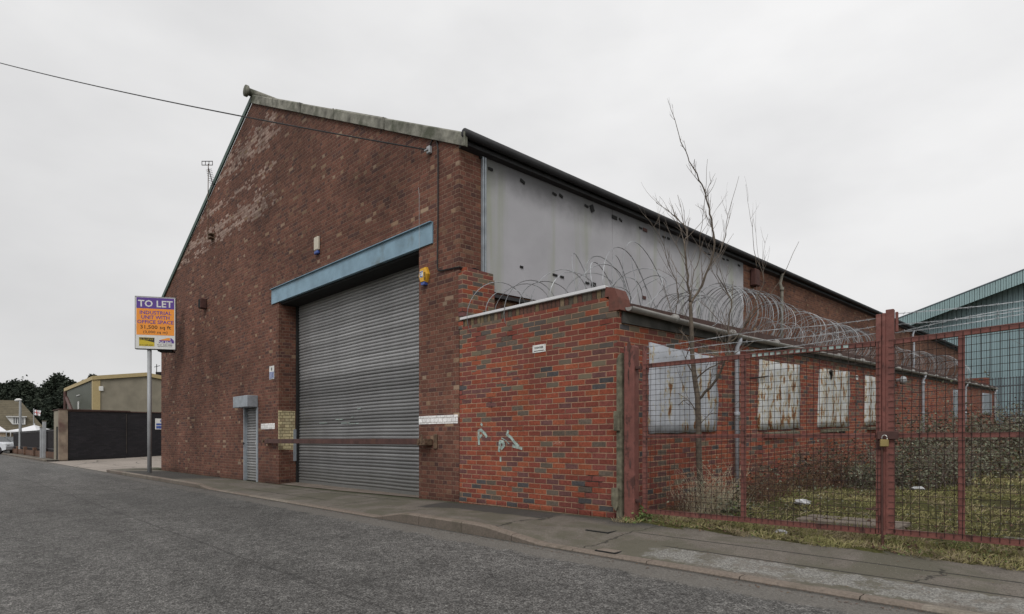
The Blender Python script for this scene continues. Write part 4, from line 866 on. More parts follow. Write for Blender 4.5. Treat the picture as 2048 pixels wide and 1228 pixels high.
# ================================================================== TO LET BOARD
TS = 20.3; base = at(299, 943, TS)
t = thing('letting_board', 'purple and orange to let board on a grey pole at the warehouse corner', 'sign board', (base.x, base.y, -1.13))
m = MB(); m.tube([(base.x, base.y, -1.2), (base.x, base.y, 3.15)], 0.068, 12); m.build('pole', M['pole_grey'], t, True)
an_ = R_(13); rt = (RV*math.cos(an_)+FV*math.sin(an_)).normalized(); outv = Vector((0, 0, 1)).cross(rt)*-1
outv = rt.cross(Vector((0, 0, 1)))
if outv.dot(FV) > 0: outv = -outv
W, H = 1.38, 1.76; c0 = at(270.5, 696.5, 20.1) 
up = (Vector((0, 0, 1))+rt*0.0).normalized()
F = frame4(c0, rt, up, outv) @ Matrix.Diagonal((.885, 1, 1, 1))
Bx = lambda m, x0, y0, x1, y1, z0, z1: m.box((x0, y0, z0), (x1, y1, z1), F)
m = MB(); Bx(m, 0, 0, W, H, -0.14, 0); m.build('board', M['white'], t)
m = MB(); Bx(m, -0.012, -0.01, 0.0, H+0.01, -0.15, 0.012); Bx(m, W, -0.01, W+0.012, H+0.01, -0.15, 0.012); Bx(m, 0, H, W, H+0.012, -0.15, 0.012); m.build('edge_trim', M['pole_grey'], t)
m = MB(); Bx(m, -.01, -.02, W+.01, 0, -0.15, 0.0); Bx(m, .75, -.07, 1.25, -.02, -0.4, -0.04); m.build('tray', M['dark'], t)
m = MB(); Bx(m, .04, H*.775, W-.03, H*.985, 0.001, 0.004); m.build('purple_panel', M['purple'], t)
m = MB(); Bx(m, .04, H*.265, W-.03, H*.774, 0.001, 0.004); m.build('orange_panel', M['orange'], t)
def tx(s, fx, fy, size, mt, fit, b=0.0, z=0.005): text_mesh(s, size, M[mt], t, F @ Matrix.Translation((W*fx, H*fy, z)), bold=b, fit=fit)
tx('TO LET', .505, .81, .31, 'white', 1.20, .006)
tx('INDUSTRIAL', .505, .665, .165, 'purple', 1.10, .003); tx('UNIT WITH', .505, .575, .165, 'purple', .98, .003); tx('OFFICE SPACE', .505, .485, .165, 'purple', 1.26, .003)
tx('31,500 sq ft', .505, .385, .17, 'black', 1.06, .002); tx('(3,000 sq m)', .505, .30, .12, 'black', .84, .001)
m = MB(); Bx(m, .13, .085, .66, .38, .001, .004); m.build('yellow_logo', M['yellow_logo'], t)
m = MB(); m.add([F @ Vector(q) for q in ((.14, .37, .0055), (.66, .37, .0055), (.66, .215, .0055), (.42, .27, .0055), (.14, .30, .0055))], [(0, 1, 2, 3, 4)]); m.build('logo_band', M['black'], t)
tx('BULLEYS', .275, .165, .075, 'yellow_logo', .46, 0, .007); tx('0121 544 2121', .275, .058, .06, 'black', .46, 0, .006)
m = MB(); Bx(m, .82, .205, 1.34, .295, .001, .004); m.build('purple_logo', M['purple'], t)
m = MB(); m.add([F @ Vector(q) for q in ((.82, .30, .004), (1.20, .30, .004), (1.20, .385, .004), (1.12, .385, .004))], [(0, 1, 2, 3)]); m.build('logo_roof', M['orange'], t)
m = MB(); m.add([F @ Vector(q) for q in ((1.22, .30, .004), (1.34, .30, .004), (1.24, .385, .004), (1.22, .385, .004))], [(0, 1, 2, 3)]); m.build('logo_roof', M['purple'], t)
tx('Pall Mall', .74, .116, .09, 'white', .46, .002, .006); tx('0121 638 0800', .74, .072, .055, 'black', .52, 0, .004); tx('pallmallestates.co.uk', .74, .045, .035, 'black', .5, 0, .004)
m = MB(); pts = [F @ Vector((x_, y_, -.2)) for x_, y_ in ((1.0, -.05), (1.02, -.22), (.93, -.33), (.97, -.5), (.9, -.62), (.96, -.85))]; m.tube(pts, .006, 4); m.build('loose_wire', M['cable'], t)

# ================================================================== GATES
GD = Vector((1, 0.0526, 0)).normalized(); GN = Vector((GD.y, -GD.x, 0))     # along the gate, and out towards the road
def gp(px, py): # point on the gate plane
    a = av(px); # Y = 6.809 + .0526 X
    d = Vector(((a-1)/S2, (a+1)/S2, 0)); k = 6.809/(d.y-0.0526*d.x); return Vector((d.x*k, d.y*k, (HOR-py)/FPX*k))
G0 = gp(1290, 1020); 
def gx(px): return (gp(px, 880)-Vector((G0.x, G0.y, 0))).dot(GD)
FG = Matrix(((GD.x, GN.x, 0, G0.x), (GD.y, GN.y, 0, G0.y), (0, 0, 1, 0), (0, 0, 0, 1)))     # local: x along, y outwards, z up (world height)
def rail(m, x0, z0, x1, z1, w=0.05, d=0.05, y=0.0):
    if abs(x1-x0) > abs(z1-z0):
        vs = [(x0, y-d/2, z0-w/2), (x1, y-d/2, z1-w/2), (x1, y+d/2, z1-w/2), (x0, y+d/2, z0-w/2), (x0, y-d/2, z0+w/2), (x1, y-d/2, z1+w/2), (x1, y+d/2, z1+w/2), (x0, y+d/2, z0+w/2)]
        m.add([FG @ Vector(p) for p in vs], [(0, 3, 2, 1), (4, 5, 6, 7), (0, 1, 5, 4), (1, 2, 6, 5), (2, 3, 7, 6), (3, 0, 4, 7)])
    else: m.bbox((x0-w/2, y-d/2, min(z0, z1)), (x0+w/2, y+d/2, max(z0, z1)), 0.005, FG)
ZB, ZM, ZT = -0.895, 0.045, 0.955
def barbed(m, p0, p1, sag=0.02, seed=0):
    r = random.Random(seed); n = int((p1-p0).length/0.025); pts = []
    for s in (0, 1):
        q = []
        for i in range(n+1):
            f = i/n; c = p0.lerp(p1, f); c.z -= sag*4*f*(1-f)+0.012*math.sin(f*9+seed); w = i*0.9+s*math.pi
            q.append(c+Vector((0, math.cos(w)*.0035, math.sin(w)*.0035)))
        m.tube(q, 0.0022, 3, False)
    for i in range(3, n, 4):
        f = i/n; c = p0.lerp(p1, f); c.z -= sag*4*f*(1-f)+0.012*math.sin(f*9+seed)
        for _ in range(2):
            d = Vector((r.uniform(-1, 1)*.5, r.uniform(-1, 1), r.uniform(-1, 1))).normalized()*0.018; m.tube([c-d, c+d], 0.0018, 3, False)
def gate_leaf(label, x0, x1, mids, zt0, zt1, zb0, zb1, thick_left, ext):
    t = thing('gate_leaf', label, 'gate', FG @ Vector((x0, 0, -0.95)), 'leaves of the red mesh gate')
    top = lambda x: zt0+(zt1-zt0)*(x-x0)/(x1-x0); bot = lambda x: zb0+(zb1-zb0)*(x-x0)/(x1-x0)
    m = MB(); w0 = 0.070 if thick_left else 0.05
    rail(m, x0, bot(x0)-0.025, x0, ext[0], w0, 0.055); rail(m, x1, bot(x1)-0.025, x1, ext[1], 0.048, 0.055)
    rail(m, x0+w0/2, top(x0), x1-.03, top(x1)); rail(m, x0+w0/2, bot(x0), x1-.03, bot(x1), 0.055); rail(m, x0+w0/2, ZM+.002, x1-.03, ZM, 0.045)
    for mx_ in mids: rail(m, mx_, bot(mx_)+.027, mx_, ZM-.023, 0.05, 0.048); rail(m, mx_, ZM+.023, mx_, top(mx_)-.025, 0.05, 0.048)
    m.build('frame', M['gate'], t)
    m = MB(); g = 0.0655; yw = 0.031; rr = random.Random(3)
    x = x0+w0/2+0.01
    while x < x1-0.0:
        m.tube([FG @ Vector((x+rr.uniform(-.004, .004), yw, bot(x)-0.01)), FG @ Vector((x+rr.uniform(-.007, .007), yw+.004*math.sin(x*5), (ZM+ZB)/2)), FG @ Vector((x, yw, ZM)), FG @ Vector((x+rr.uniform(-.007, .007), yw+.004*math.sin(x*4), .5)), FG @ Vector((x+rr.uniform(-.004, .004), yw, top(x)+0.012))], 0.0025, 4, False); x += g
    z = ZB+0.03
    while z < ZT+0.02:
        f = (z-ZB)/(ZT-ZB); pts = []
        for i in range(13):
            xx = x0-0.01+(x1-x0+0.03)*i/12; zz = bot(xx)+f*(top(xx)-bot(xx)); pts.append(FG @ Vector((xx, yw+.005, zz+rr.uniform(-.004, .004))))
        m.tube(pts, 0.0025, 4, False); z += g
    m.build('wire_mesh', M['gate_wire'], t)
    return t, top, bot
XC0 = gx(1758); XC1 = gx(1780.5)
g1, top1, bot1 = gate_leaf('left leaf of the red gate, its top rail partly flaked to teal', 0.0, XC0, [gx(1487)], 0.945, 0.955, -0.905, -0.905, False, (1.20, 1.24))
m = MB(); rail(m, gx(1768.5), bot1(XC0)-.03, gx(1768.5), 1.245, 0.034, 0.06, -0.004); m.build('closing_stile', M['gate'], g1)
m = MB(); xx = gx(1505)
while xx < gx(1700):
    m.box((xx+.006, 0.0253, top1(xx)-.016), (xx+.052, 0.028, top1(xx)+.018), FG); xx += .0655
m.build('flaked_patch', M['teal_flake'], g1)
g2, top2, bot2 = gate_leaf('right leaf of the red gate with the thick square post and padlock', XC1, XC1+2.75, [gx(1923), XC1+2.0], 0.955, 1.07, -0.895, -0.89, True, (1.275, 1.25))
m = MB()
for k, (za, zb_) in enumerate(((1.19, 1.21), (1.115, 1.12), (1.04, 1.045))):
    barbed(m, FG @ Vector((0.02, 0, za)), FG @ Vector((XC0-.02, 0, zb_)), -0.005+.015*k, k)
m.build('barbed_wire', M['razor'], g1)
m = MB()
for k, (za, zb_) in enumerate(((1.215, 1.30), (1.12, 1.22), (1.055, 1.215))):
    barbed(m, FG @ Vector((XC1+.04, 0, za)), FG @ Vector((XC1+2.7, 0, zb_)), 0.03, k+5)
barbed(m, FG @ Vector((XC1+.04, 0, 1.045)), FG @ Vector((XC1+2.7, 0, 1.25)), -0.03, 9)
m.build('barbed_wire', M['razor'], g2)
m = MB(); rail(m, XC1+.055, 1.05, XC1+.055, 1.245, 0.025, 0.02); m.build('barb_arm', M['gate'], g2)
m = MB(); m.bbox((gx(1756), .032, 0.005), (gx(1799), .050, 0.085), 0.006, FG); m.build('hasp', M['bar'], g2)
px_ = gx(1772); m = MB()
m.bbox((px_-.038, .058, -0.065), (px_+.036, .085, 0.005), 0.006, FG); t = thing('padlock', 'brass padlock hanging on the hasp in the middle of the red gate', 'padlock', FG @ Vector((px_, .07, -.065))); m.build('body', M['brass'], t)
m = MB(); m.tube([FG @ Vector((px_+.022*math.cos(w), .072, .02+.028*math.sin(w))) for w in lin(0, math.pi, 9)]+[FG @ Vector((px_-.022, .072, 0))], 0.005, 6); m.tube([FG @ Vector((px_+.022, .072, .02)), FG @ Vector((px_+.022, .072, 0))], 0.005, 6); m.build('shackle', M['steel'], t, True)
m = MB(); bx_ = gx(1767); m.tube([FG @ Vector((bx_, .04, -.93)), FG @ Vector((bx_, .04, -1.11))], 0.012, 6); m.tube([FG @ Vector((bx_, .04, -.94)), FG @ Vector((bx_, .04, -.955))], 0.02, 6); m.tube([FG @ Vector((gx(1766), .04, -0.07)), FG @ Vector((gx(1766), .04, -.93))], .009, 6); m.build('drop_bolt', M['bar'], g1)
m = MB(); m.tube([FG @ Vector((gx(1734), .045, -.685)), FG @ Vector((gx(1757), .045, -.688))], 0.007, 6); m.build('slide_bolt', M['bar'], g1)
# hinge post: steel joist
PX = FG @ Vector((gx(1263), .02, 0)); t = thing('gate_post', 'red rust-stained steel gate post beside the corner of the red annex', 'gate post', (PX.x, PX.y, -1.06))
m = MB(); x0, x1 = gx(1252), gx(1272)
m.bbox((x0, -.08, -1.15), (x0+.155, .07, 1.225), .02, FG); m.build('post', M['gate'], t)
m = MB()
for zz in (.93, -.78): m.bbox((x0+.15, -.02, zz-.02), (-.027, .035, zz+.02), .006, FG); m.tube([FG @ Vector((x0+.235, .03, zz-.05)), FG @ Vector((x0+.235, .03, zz+.05))], .012, 6)
m.build('hinge', M['bar'], t)
sp = MB(); rr = random.Random(5)                 # flaked stains down the post face
for k in range(9):
    zz = 1.2-k*.11+rr.uniform(-.02, .02) if k < 5 else rr.uniform(-.8, .6); w = rr.uniform(.012, .03)*(1.6 if k < 3 else .8); cx = x0+.075+rr.uniform(-.02, .02)+(0 if k < 6 else rr.uniform(-.03, .03)); hh = rr.uniform(.05, .09)
    pl = [(cx+w*math.cos(a)*rr.uniform(.6, 1.1), .0712, zz+hh*math.sin(a)*rr.uniform(.7, 1.1)) for a in lin(0, 2*math.pi, 13)[:-1]]; sp.add([FG @ Vector(p) for p in pl], [tuple(range(12))])
sp.build('rust_stain', M['bar'], t)
t = thing('timber_post', 'old grey timber post wedged between the annex corner and the red gate post', 'timber post', (XE+.09, YF-.08, -1.05))
m = MB(); m.prism([(XE+.055, -1.1), (XE+.135, -1.1), (XE+.135, 1.14), (XE+.085, 1.12), (XE+.055, 1.05)], 'Y', YF-.09, YF-.02); m.build('post', M['timber'], t)
m = MB(); m.bbox((XE+.03, YF-.125, .12), (XE+.12, YF-.092, .38), .006); m.build('block', M['timber'], t)
m = MB(); m.prism([(XE+.0, -.63), (XE+.10, -.63), (XE+.10, -.86), (XE+.07, -.93), (XE+.0, -.85)], 'Y', YF-.13, YF-.092); m.build('block', M['timber'], t)

# ================================================================== RAZOR WIRE
def coil(label, P0, P1, R0, R1, turns, jit=0.05, flat=1.0, sag=0.0, wr=0.0052, seed=0, tilt=0.0, ph=-1.57, barb=0.085, name='razor_wire'):
    r = random.Random(seed); P0 = Vector(P0); P1 = Vector(P1); ax = (P1-P0).normalized(); sd_ = ax.cross(Vector((0, 0, 1))).normalized()
    n = int(turns*30); pts = []; f1, f2 = r.uniform(0, 6), r.uniform(0, 6)
    for i in range(n+1):
        f = i/n; th = 2*math.pi*turns*f+ph; R = (R0+(R1-R0)*f)*(1+jit*math.sin(turns*f*2.3+f1)+jit*.6*math.sin(turns*f*5.1+f2))
        c = P0.lerp(P1, f); c = c+ax*(math.sin(th+f2)*tilt*R)+ax*jit*.35*math.sin(th*1.37+f1)
        p = c+sd_*R*math.cos(th)+Vector((0, 0, 1))*(R*math.sin(th)*flat); pts.append(p)
    m = MB(); m.tube(pts, wr, 3, False); L_ = 0
    for i in range(1, n):
        L_ += (pts[i]-pts[i-1]).length
        if L_ > barb:
            L_ = 0; d = (pts[i+1]-pts[i-1]).normalized(); e = d.orthogonal().normalized(); q = d.cross(e); w = r.uniform(0, 3); g = e*math.cos(w)+q*math.sin(w)
            p = pts[i]; s = 0.014
            m.add([p-d*.020+g*s, p-d*.004, p+d*.004, p+d*.020+g*s, p+d*.020-g*s, p-d*.020-g*s], [(0, 1, 2), (1, 2, 3), (1, 2, 4), (1, 2, 5)])
    o = m.build(name, M['razor']); tag(o, label, 'razor wire', 'coils of razor wire along the annex roof'); return o
rz = lambda y: 1.86+rise(y)
coil('loose low razor wire loops behind the white coping of the annex', (-7.45, 7.0, rz(7)+.24), (-5.1, 7.15, rz(7)+.30), .50, .40, 9, .14, .92, wr=.0064, seed=1, tilt=.30)
coil('small tangle of razor wire lying low behind the middle of the coping', (-6.6, 7.3, rz(7)+.12), (-4.9, 7.3, rz(7)+.14), .30, .32, 7, .2, .8, wr=.0064, seed=2, tilt=.4)
coil('tall wide-open razor wire loops rising above the coping end', (-5.9, 7.35, rz(7)+.42), (-4.85, 7.9, rz(8)+.30), .62, .50, 4, .10, 1.0, wr=.0064, seed=3, tilt=.25, ph=-1.57)
coil('pair of very large open razor wire arcs in front of the grey cladding', (-5.75, 7.7, rz(7)+.42), (-4.85, 8.0, rz(8)+.38), .66, .78, 3, .08, 1.0, wr=.0068, seed=33, tilt=.2)
coil('loose razor wire loops between the coping end and the bare tree', (-5.0, 7.3, rz(8)+.28), (-4.9, 9.6, rz(9)+.25), .38, .46, 6, .14, .9, wr=.0064, seed=4, tilt=.5)
coil('low dense bundle of razor wire behind the tree trunk', (-5.15, 8.8, rz(9)+.17), (-5.05, 9.9, rz(10)+.19), .36, .42, 13, .08, .85, seed=5, tilt=.18)
coil('biggest dense bundle of razor wire in front of the cladding end', (-5.2, 10.5, rz(10.6)+.42), (-5.1, 12.5, rz(12)+.42), .50, .56, 27, .05, 1.0, seed=6, tilt=.10)
coil('evenly stretched razor wire spiral just right of the biggest bundle', (-5.1, 12.6, rz(12.6)+.36), (-5.0, 18.6, rz(18)+.34), .52, .46, 24, .04, 1.0, seed=7, tilt=.15)
coil('second strand of razor wire lying lower inside the stretched spiral', (-5.1, 12.2, rz(12)+.18), (-4.95, 18.0, rz(18)+.2), .30, .38, 22, .12, .9, seed=8, tilt=.3)
coil('razor wire bundle just left of the gate centre posts', (-5.15, 17.2, rz(17)+.36), (-5.1, 19.6, rz(20)+.36), .48, .50, 17, .06, 1.0, seed=9, tilt=.1)
coil('razor wire seen just right of the gate centre posts', (-5.1, 20.0, rz(20)+.28), (-5.1, 26, rz(26)+.3), .42, .44, 18, .1, .9, wr=.005, seed=10, tilt=.25)
coil('razor wire bundle above the far downpipe of the annex', (-5.1, 26.5, rz(26)+.32), (-5.1, 30, rz(30)+.32), .50, .5, 20, .08, 1.0, wr=.006, seed=11, tilt=.12, barb=.16)
coil('farthest razor wire bundle in front of the teal building', (-5.1, 31, rz(31)+.4), (-5.1, 36, rz(36)+.3), .60, .5, 22, .08, 1.0, wr=.007, seed=12, tilt=.12, barb=.2)

# ================================================================== BARE TREE
tr = thing('bare_tree', 'thin leafless young tree growing behind the left gate leaf', 'tree', (-4.25, 8.3, -.98))
def limb(m, pts, r0, r1): n = len(pts); m.tube(pts, [r0+(r1-r0)*i/(n-1) for i in range(n)], 6)
def T(px, py, dt=0.0): return at(px, py, 8.75+dt)
def smooth(pts, k=3, j=.012, seed=1):
    r = random.Random(seed); out = []
    for i in range(len(pts)-1):
        p0 = pts[max(i-1, 0)]; p1 = pts[i]; p2 = pts[i+1]; p3 = pts[min(i+2, len(pts)-1)]
        for q in range(k):
            f = q/k; out.append(0.5*((2*p1)+(p2-p0)*f+(2*p0-5*p1+4*p2-p3)*f*f+(3*p1-p0-3*p2+p3)*f**3)+Vector((r.uniform(-j, j), r.uniform(-j, j), r.uniform(-j, j)))*(1 if q else 0))
    out.append(pts[-1]); return out
tm = MB(); trunk = smooth([T(1404, 1008), T(1399, 940), T(1397, 870), T(1396, 800), T(1388, 745), T(1384, 690), T(1382, 640), T(1381, 605)], 3, .006)
limb(tm, trunk, .054, .028); tm.build('trunk', M['bark'], tr, True)
limbs = [
 ([T(1381, 605), T(1392, 590, .05), T(1404, 572, .1), T(1417, 537, .1), T(1429, 490, 0), T(1425, 459), T(1419, 428), T(1412, 396), T(1404, 369, -.05), T(1388, 338, -.1), T(1376, 314, -.1), T(1361, 283, -.15), T(1350, 240, -.15), T(1340, 212, -.15)], .026, .004),
 ([T(1381, 605), T(1378, 580, -.05), T(1373, 537, -.1), T(1369, 490, -.1), T(1374, 467, 0), T(1366, 448, .05), T(1350, 432, .1), T(1335, 420, .15), T(1312, 405, .2)], .022, .004),
 ([T(1396, 800), T(1420, 776, -.1), T(1438, 750, -.2), T(1450, 718, -.3), T(1456, 690, -.3), T(1458, 640, -.3), T(1463, 600, -.3), T(1440, 560, -.3), T(1432, 530, -.3)], .026, .006),
 ([T(1456, 690, -.3), T(1478, 668, -.35), T(1500, 630, -.4), T(1518, 588, -.4), T(1528, 560, -.4), T(1514, 520, -.4)], .015, .004),
 ([T(1484, 660, -.35), T(1530, 600, -.5), T(1562, 560, -.5), T(1598, 483, -.5)], .010, .003),
 ([T(1514, 535, -.4), T(1508, 500, -.4), T(1506, 437, -.4)], .007, .003),
 ([T(1384, 700), T(1376, 680, .1), T(1362, 662, .2), T(1350, 647, .3), T(1352, 620, .3), T(1357, 590, .3), T(1352, 560, .3), T(1340, 535, .3), T(1318, 470, .3), T(1290, 432, .35)], .016, .004),
 ([T(1392, 760), T(1410, 742, -.1), T(1440, 725, -.2), T(1480, 700, -.3), T(1512, 680, -.35)], .014, .005),
 ([T(1417, 537, .1), T(1440, 505, .2), T(1452, 470, .25), T(1456, 430, .25), T(1478, 352, .3)], .011, .003),
 ([T(1388, 745), T(1372, 720, .1), T(1378, 690, .1), T(1385, 560, .15), T(1398, 520, .15), T(1400, 470, .15), T(1410, 395, .15), T(1415, 318, .15)], .012, .003),
 ([T(1396, 830), T(1376, 800, .2), T(1350, 815, .3), T(1325, 830, .4), T(1305, 850, .45)], .010, .003),
 ([T(1397, 850), T(1420, 828, -.1), T(1450, 832, -.2), T(1480, 842, -.3)], .008, .003)]
segs = []
for k, (pts, r0, r1) in enumerate(limbs):
    sm = smooth(pts, 3, .012, k+3); m = MB(); limb(m, sm, r0*.8, r1*.75); m.build('limb', M['bark'], tr, True)
    segs += [(sm[i], (sm[i+1]-sm[i]).normalized(), r0+(r1-r0)*i/len(sm)) for i in range(2, len(sm)-1) if k not in (4, 5) or i % 5 == 0]
tw = MB(); rr = random.Random(21)
def twig(p, d, L_, r, depth):
    pts = [p]; q = d.copy()
    for i in range(5):
        q = (q+Vector((rr.uniform(-.13, .13), rr.uniform(-.13, .13), rr.uniform(-.06, .16)))).normalized(); pts.append(pts[-1]+q*L_/5)
    tw.tube(pts, [r*(1-.13*i) for i in range(6)], 4, False)
    if depth > 0:
        for i in (1, 2, 3, 4):
            if rr.random() < .42: twig(pts[i], (q+Vector((rr.uniform(-1, 1), rr.uniform(-1, 1), rr.uniform(-.3, .9)))*.8).normalized(), L_*rr.uniform(.35, .6), r*.65, depth-1)
for p, d, r in segs:
    if rr.random() < .62:
        e = Vector((rr.uniform(-1, 1), rr.uniform(-1, 1), rr.uniform(-.2, .9)))
        dd = (d*.7+e*.9+Vector((0, 0, .35))).normalized()
        twig(p, dd, rr.uniform(.22, .80)*(.28 if p.z > 3.9 else .6 if p.z > 3.2 else 1.0), max(.0028, min(r*.5, .0055)), 2 if rr.random() < .45 else 1)
o = tw.build('twigs', M['twig'], tr); o['kind'] = 'stuff'

# ================================================================== GRASS, WEEDS, BRAMBLES, LITTER
def blades(P, L_, w, lean, mat, name, droop=0.5):
    n = len(P); az = rng.random(n)*2*np.pi; d = np.stack([np.cos(az), np.sin(az), np.zeros(n)], 1); sdv = np.stack([-np.sin(az), np.cos(az), np.zeros(n)], 1)
    l = L_*(0.45+1.0*rng.random(n))[:, None]; le = lean*rng.random(n)[:, None]; w = w*(0.6+.8*rng.random(n))[:, None]
    z = np.array([0, 0, 1.0]); mid = P+z*l*.6*(1-le*.4)+d*l*le*.35; tip = P+z*l*(1-le*droop)+d*l*le*.95
    V = np.stack([P-sdv*w, P+sdv*w, mid+sdv*w*.7, tip, ], 1); V2 = np.stack([P-sdv*w, mid+sdv*w*.7, tip, mid-sdv*w*.7], 1)
    return V, V2
def fz_np(P, f): return np.array([f(a, b) for a, b in P])
def scatter(n, xr, yr, dens=None):
    x = xr[0]+(xr[1]-xr[0])*rng.random(n); y = yr[0]+(yr[1]-yr[0])*rng.random(n); return np.stack([x, y], 1)
def clump(P, k=2.2, thr=0.45, seed=0.0):
    v = 0.5+0.25*np.sin(P[:, 0]*k+seed)*np.cos(P[:, 1]*k*1.3+1+seed)+0.25*np.sin(P[:, 0]*k*2.7+P[:, 1]*k*2.1+seed*2)
    return P[v+0.35*(rng.random(len(P))-.5) > thr]
def up3(P, f, dz=-.01): return np.concatenate([P, fz_np(P, f)[:, None]+dz], 1)
# a ragged verge in front of the gate
def verge_front(x): return 6.44+.07*math.sin(x*3.1)+.06*math.sin(x*7.7+1)+.05*math.sin(x*1.3)
Pv = scatter(15000, (-4.45, 3.5), (6.3, 7.1)); Pv = Pv[[b > verge_front(a)+.02 for a, b in Pv]]; Pv = clump(Pv, 4.0, .36)
gz_ = lambda x, y: pav_z(x, min(y, 6.6)) if y < 6.62 else yard_z(x, y)
A, B = blades(up3(Pv, gz_), .085, .0026, 1.3, None, '')
o = quadmesh('grass', np.concatenate([A, B]), M['grass']); tag(o, 'ragged strip of grass under and in front of the gate', 'grass', kind='stuff')
Pd = scatter(17000, (-4.5, 3.5), (6.32, 7.3)); Pd = Pd[[b > verge_front(a) for a, b in Pd]]; Pd = clump(Pd, 3.1, .42, 2)
A, B = blades(up3(Pd, gz_, 0.0), .07, .0018, 2.0, None, '', .38)
o = quadmesh('dead_grass', np.concatenate([A, B]), M['straw']); tag(o, 'matted dead straw among the grass along the gate foot', 'grass', kind='stuff')
# soil lip under the verge
sheet('verge', lin(-4.5, 8, 120), lin(6.40, 6.62, 5), lambda x, y: pav_z(x, y)+(-0.012+0.03*(y-6.40)/.22+.014*math.sin(x*9+y*20)), M['soil'])
Pg = scatter(46000, (XE+.1, 7), (7.0, 15)); Pg = clump(Pg, 1.7, .45, 1)
Pf = scatter(26000, (XE+.1, 22), (13, 45)); Pf = clump(Pf, 1.1, .4, 3)
A, B = blades(up3(Pg, yard_z), .085, .0034, 1.6, None, ''); A2, B2 = blades(up3(Pf, yard_z), .17, .008, 1.4, None, '')
o = quadmesh('grass', np.concatenate([A, B, A2, B2]), M['grass']); tag(o, 'rough green and straw grass covering the yard behind the gate', 'grass', kind='stuff')
Ps = scatter(14000, (XE+.1, 9), (7.0, 16)); Ps = clump(Ps, 1.3, .5, 5)
A, B = blades(up3(Ps, yard_z), .10, .002, 2.0, None, '', .4)
o = quadmesh('dead_grass', np.concatenate([A, B]), M['straw']); tag(o, 'pale dead grass lying in the yard behind the gate', 'grass', kind='stuff')

def shrub(name, label, cat, c, rx, ry, h, nst, nl, leafsize, mat_stem, mats, group=None, arch=1.0, seed=0, sr=.006, lz=.25):
    r = random.Random(seed); t = thing(name, label, cat, (c[0], c[1], yard_z(c[0], c[1])), group); m = MB(); LP = []
    for k in range(nst):
        long_ = (cat == 'bramble' and k % 9 == 0)
        a = r.uniform(0, 6.283); q = math.sqrt(r.random()); x, y = c[0]+rx*q*math.cos(a)*.8, c[1]+ry*q*math.sin(a)*.8
        p = Vector((x, y, yard_z(x, y)-.02)); d = Vector((r.uniform(-.5, .5), r.uniform(-.5, .5), 1)).normalized(); L_ = h*r.uniform(.4, 1.3)*(1.1-.35*q)*(1.75 if long_ else 1)*(.6+.8*abs(math.sin(x*2.3+y*1.7+seed))); pts = [p]
        for i in range(7):
            pts.append(pts[-1]+d*L_/7); d = (d+Vector((r.uniform(-.25, .25), r.uniform(-.25, .25), -.14*arch*r.uniform(.3, 1.6)*(i > 2)))).normalized()
        m.tube(pts, [sr*(1-.1*i) for i in range(8)], 4, False); LP += pts[2:] if not long_ else pts[3:8:3]
    so_ = m.build('stems', M[mat_stem], t); so_['kind'] = 'stuff'
    LP = np.array([tuple(p) for p in LP])
    if nl:
        for i, (mt, share) in enumerate(mats):
            n = int(nl*share); idx = rng.integers(0, len(LP), n); P = LP[idx]+rng.normal(size=(n, 3))*np.array([.09, .09, .07])*(1+h*.25)
            o = quadmesh('leaves' if mt != 'leaf_dead' else 'dead_leaves', leaves(P, leafsize*(1.25 if mt == 'leaf' else .85)), M[mt], t); o['kind'] = 'stuff'
    return t
for nn, xr, yr, sz, mt, lb, fz in ((9000, (XE+.1, 7), (7.0, 16), .035, 'leaf_dead', 'dark dead leaves and scraps strewn through the yard grass', yard_z), (8000, (XE+.1, 7), (7.0, 18), .035, 'leaf', 'low green weeds creeping through the yard grass', yard_z), (2200, (-4.4, 3.5), (6.42, 7.1), .028, 'leaf_dead', 'dead leaves caught in the grass under the gate', gz_), (1800, (-4.4, 3.5), (6.42, 7.1), .025, 'weed', 'small green weeds in the grass under the gate', gz_)):
    Pw = clump(scatter(nn, xr, yr), 2.9, .52, nn*.001); o = quadmesh('ground_weeds', leaves(up3(Pw, fz, .03)+rng.normal(size=(len(Pw), 3))*np.array([.03, .03, .015]), sz), M[mt]); tag(o, lb, 'weeds', kind='stuff')
# straw-stemmed dry weeds at the tree foot
shrub('dry_weeds', 'pale dry weed stalks at the foot of the bare tree', 'weeds', (-3.95, 7.75), .50, .35, .50, 240, 700, .035, 'bleached', [('pale_leaf', .6), ('leaf_dead', .4)], arch=1.4, seed=1, sr=.0036)
shrub('dry_weeds', 'taller bleached stalks left of the white downpipe behind the gate', 'weeds', (-3.75, 8.0), .3, .25, .62, 70, 160, .03, 'bleached', [('pale_leaf', 1)], arch=.8, seed=2, sr=.0045)
shrub('dead_bramble', 'low dark tangle of dead bramble along the annex wall', 'bramble', (-3.95, 9.6), .45, 1.1, .50, 260, 900, .04, 'leaf_dead', [('leaf_dead', .8), ('leaf', .2)], arch=2.0, seed=3, sr=.004)
shrub('dead_bramble', 'brown dead bramble heap under the rusty window sheets', 'bramble', (-3.8, 12.2), .55, 1.6, .72, 300, 1500, .05, 'leaf_dead', [('leaf_dead', .8), ('leaf', .2)], arch=2.0, seed=4, sr=.005)
shrub('dead_bramble', 'thin brown twiggy growth left of the tree behind the gate hinge', 'bramble', (-4.2, 7.5), .2, .3, .38, 90, 150, .03, 'leaf_dead', [('leaf_dead', 1)], arch=1.8, seed=14, sr=.003)
shrub('bramble_bush', 'grey-green leafy bramble left of the gate centre posts', 'bramble', (-3.1, 12.6), .6, .8, .62, 110, 2500, .042, 'twig', [('leaf', .6), ('pale_leaf', .15), ('leaf_dead', .25)], 'bramble bushes in the yard', 1.6, 5)
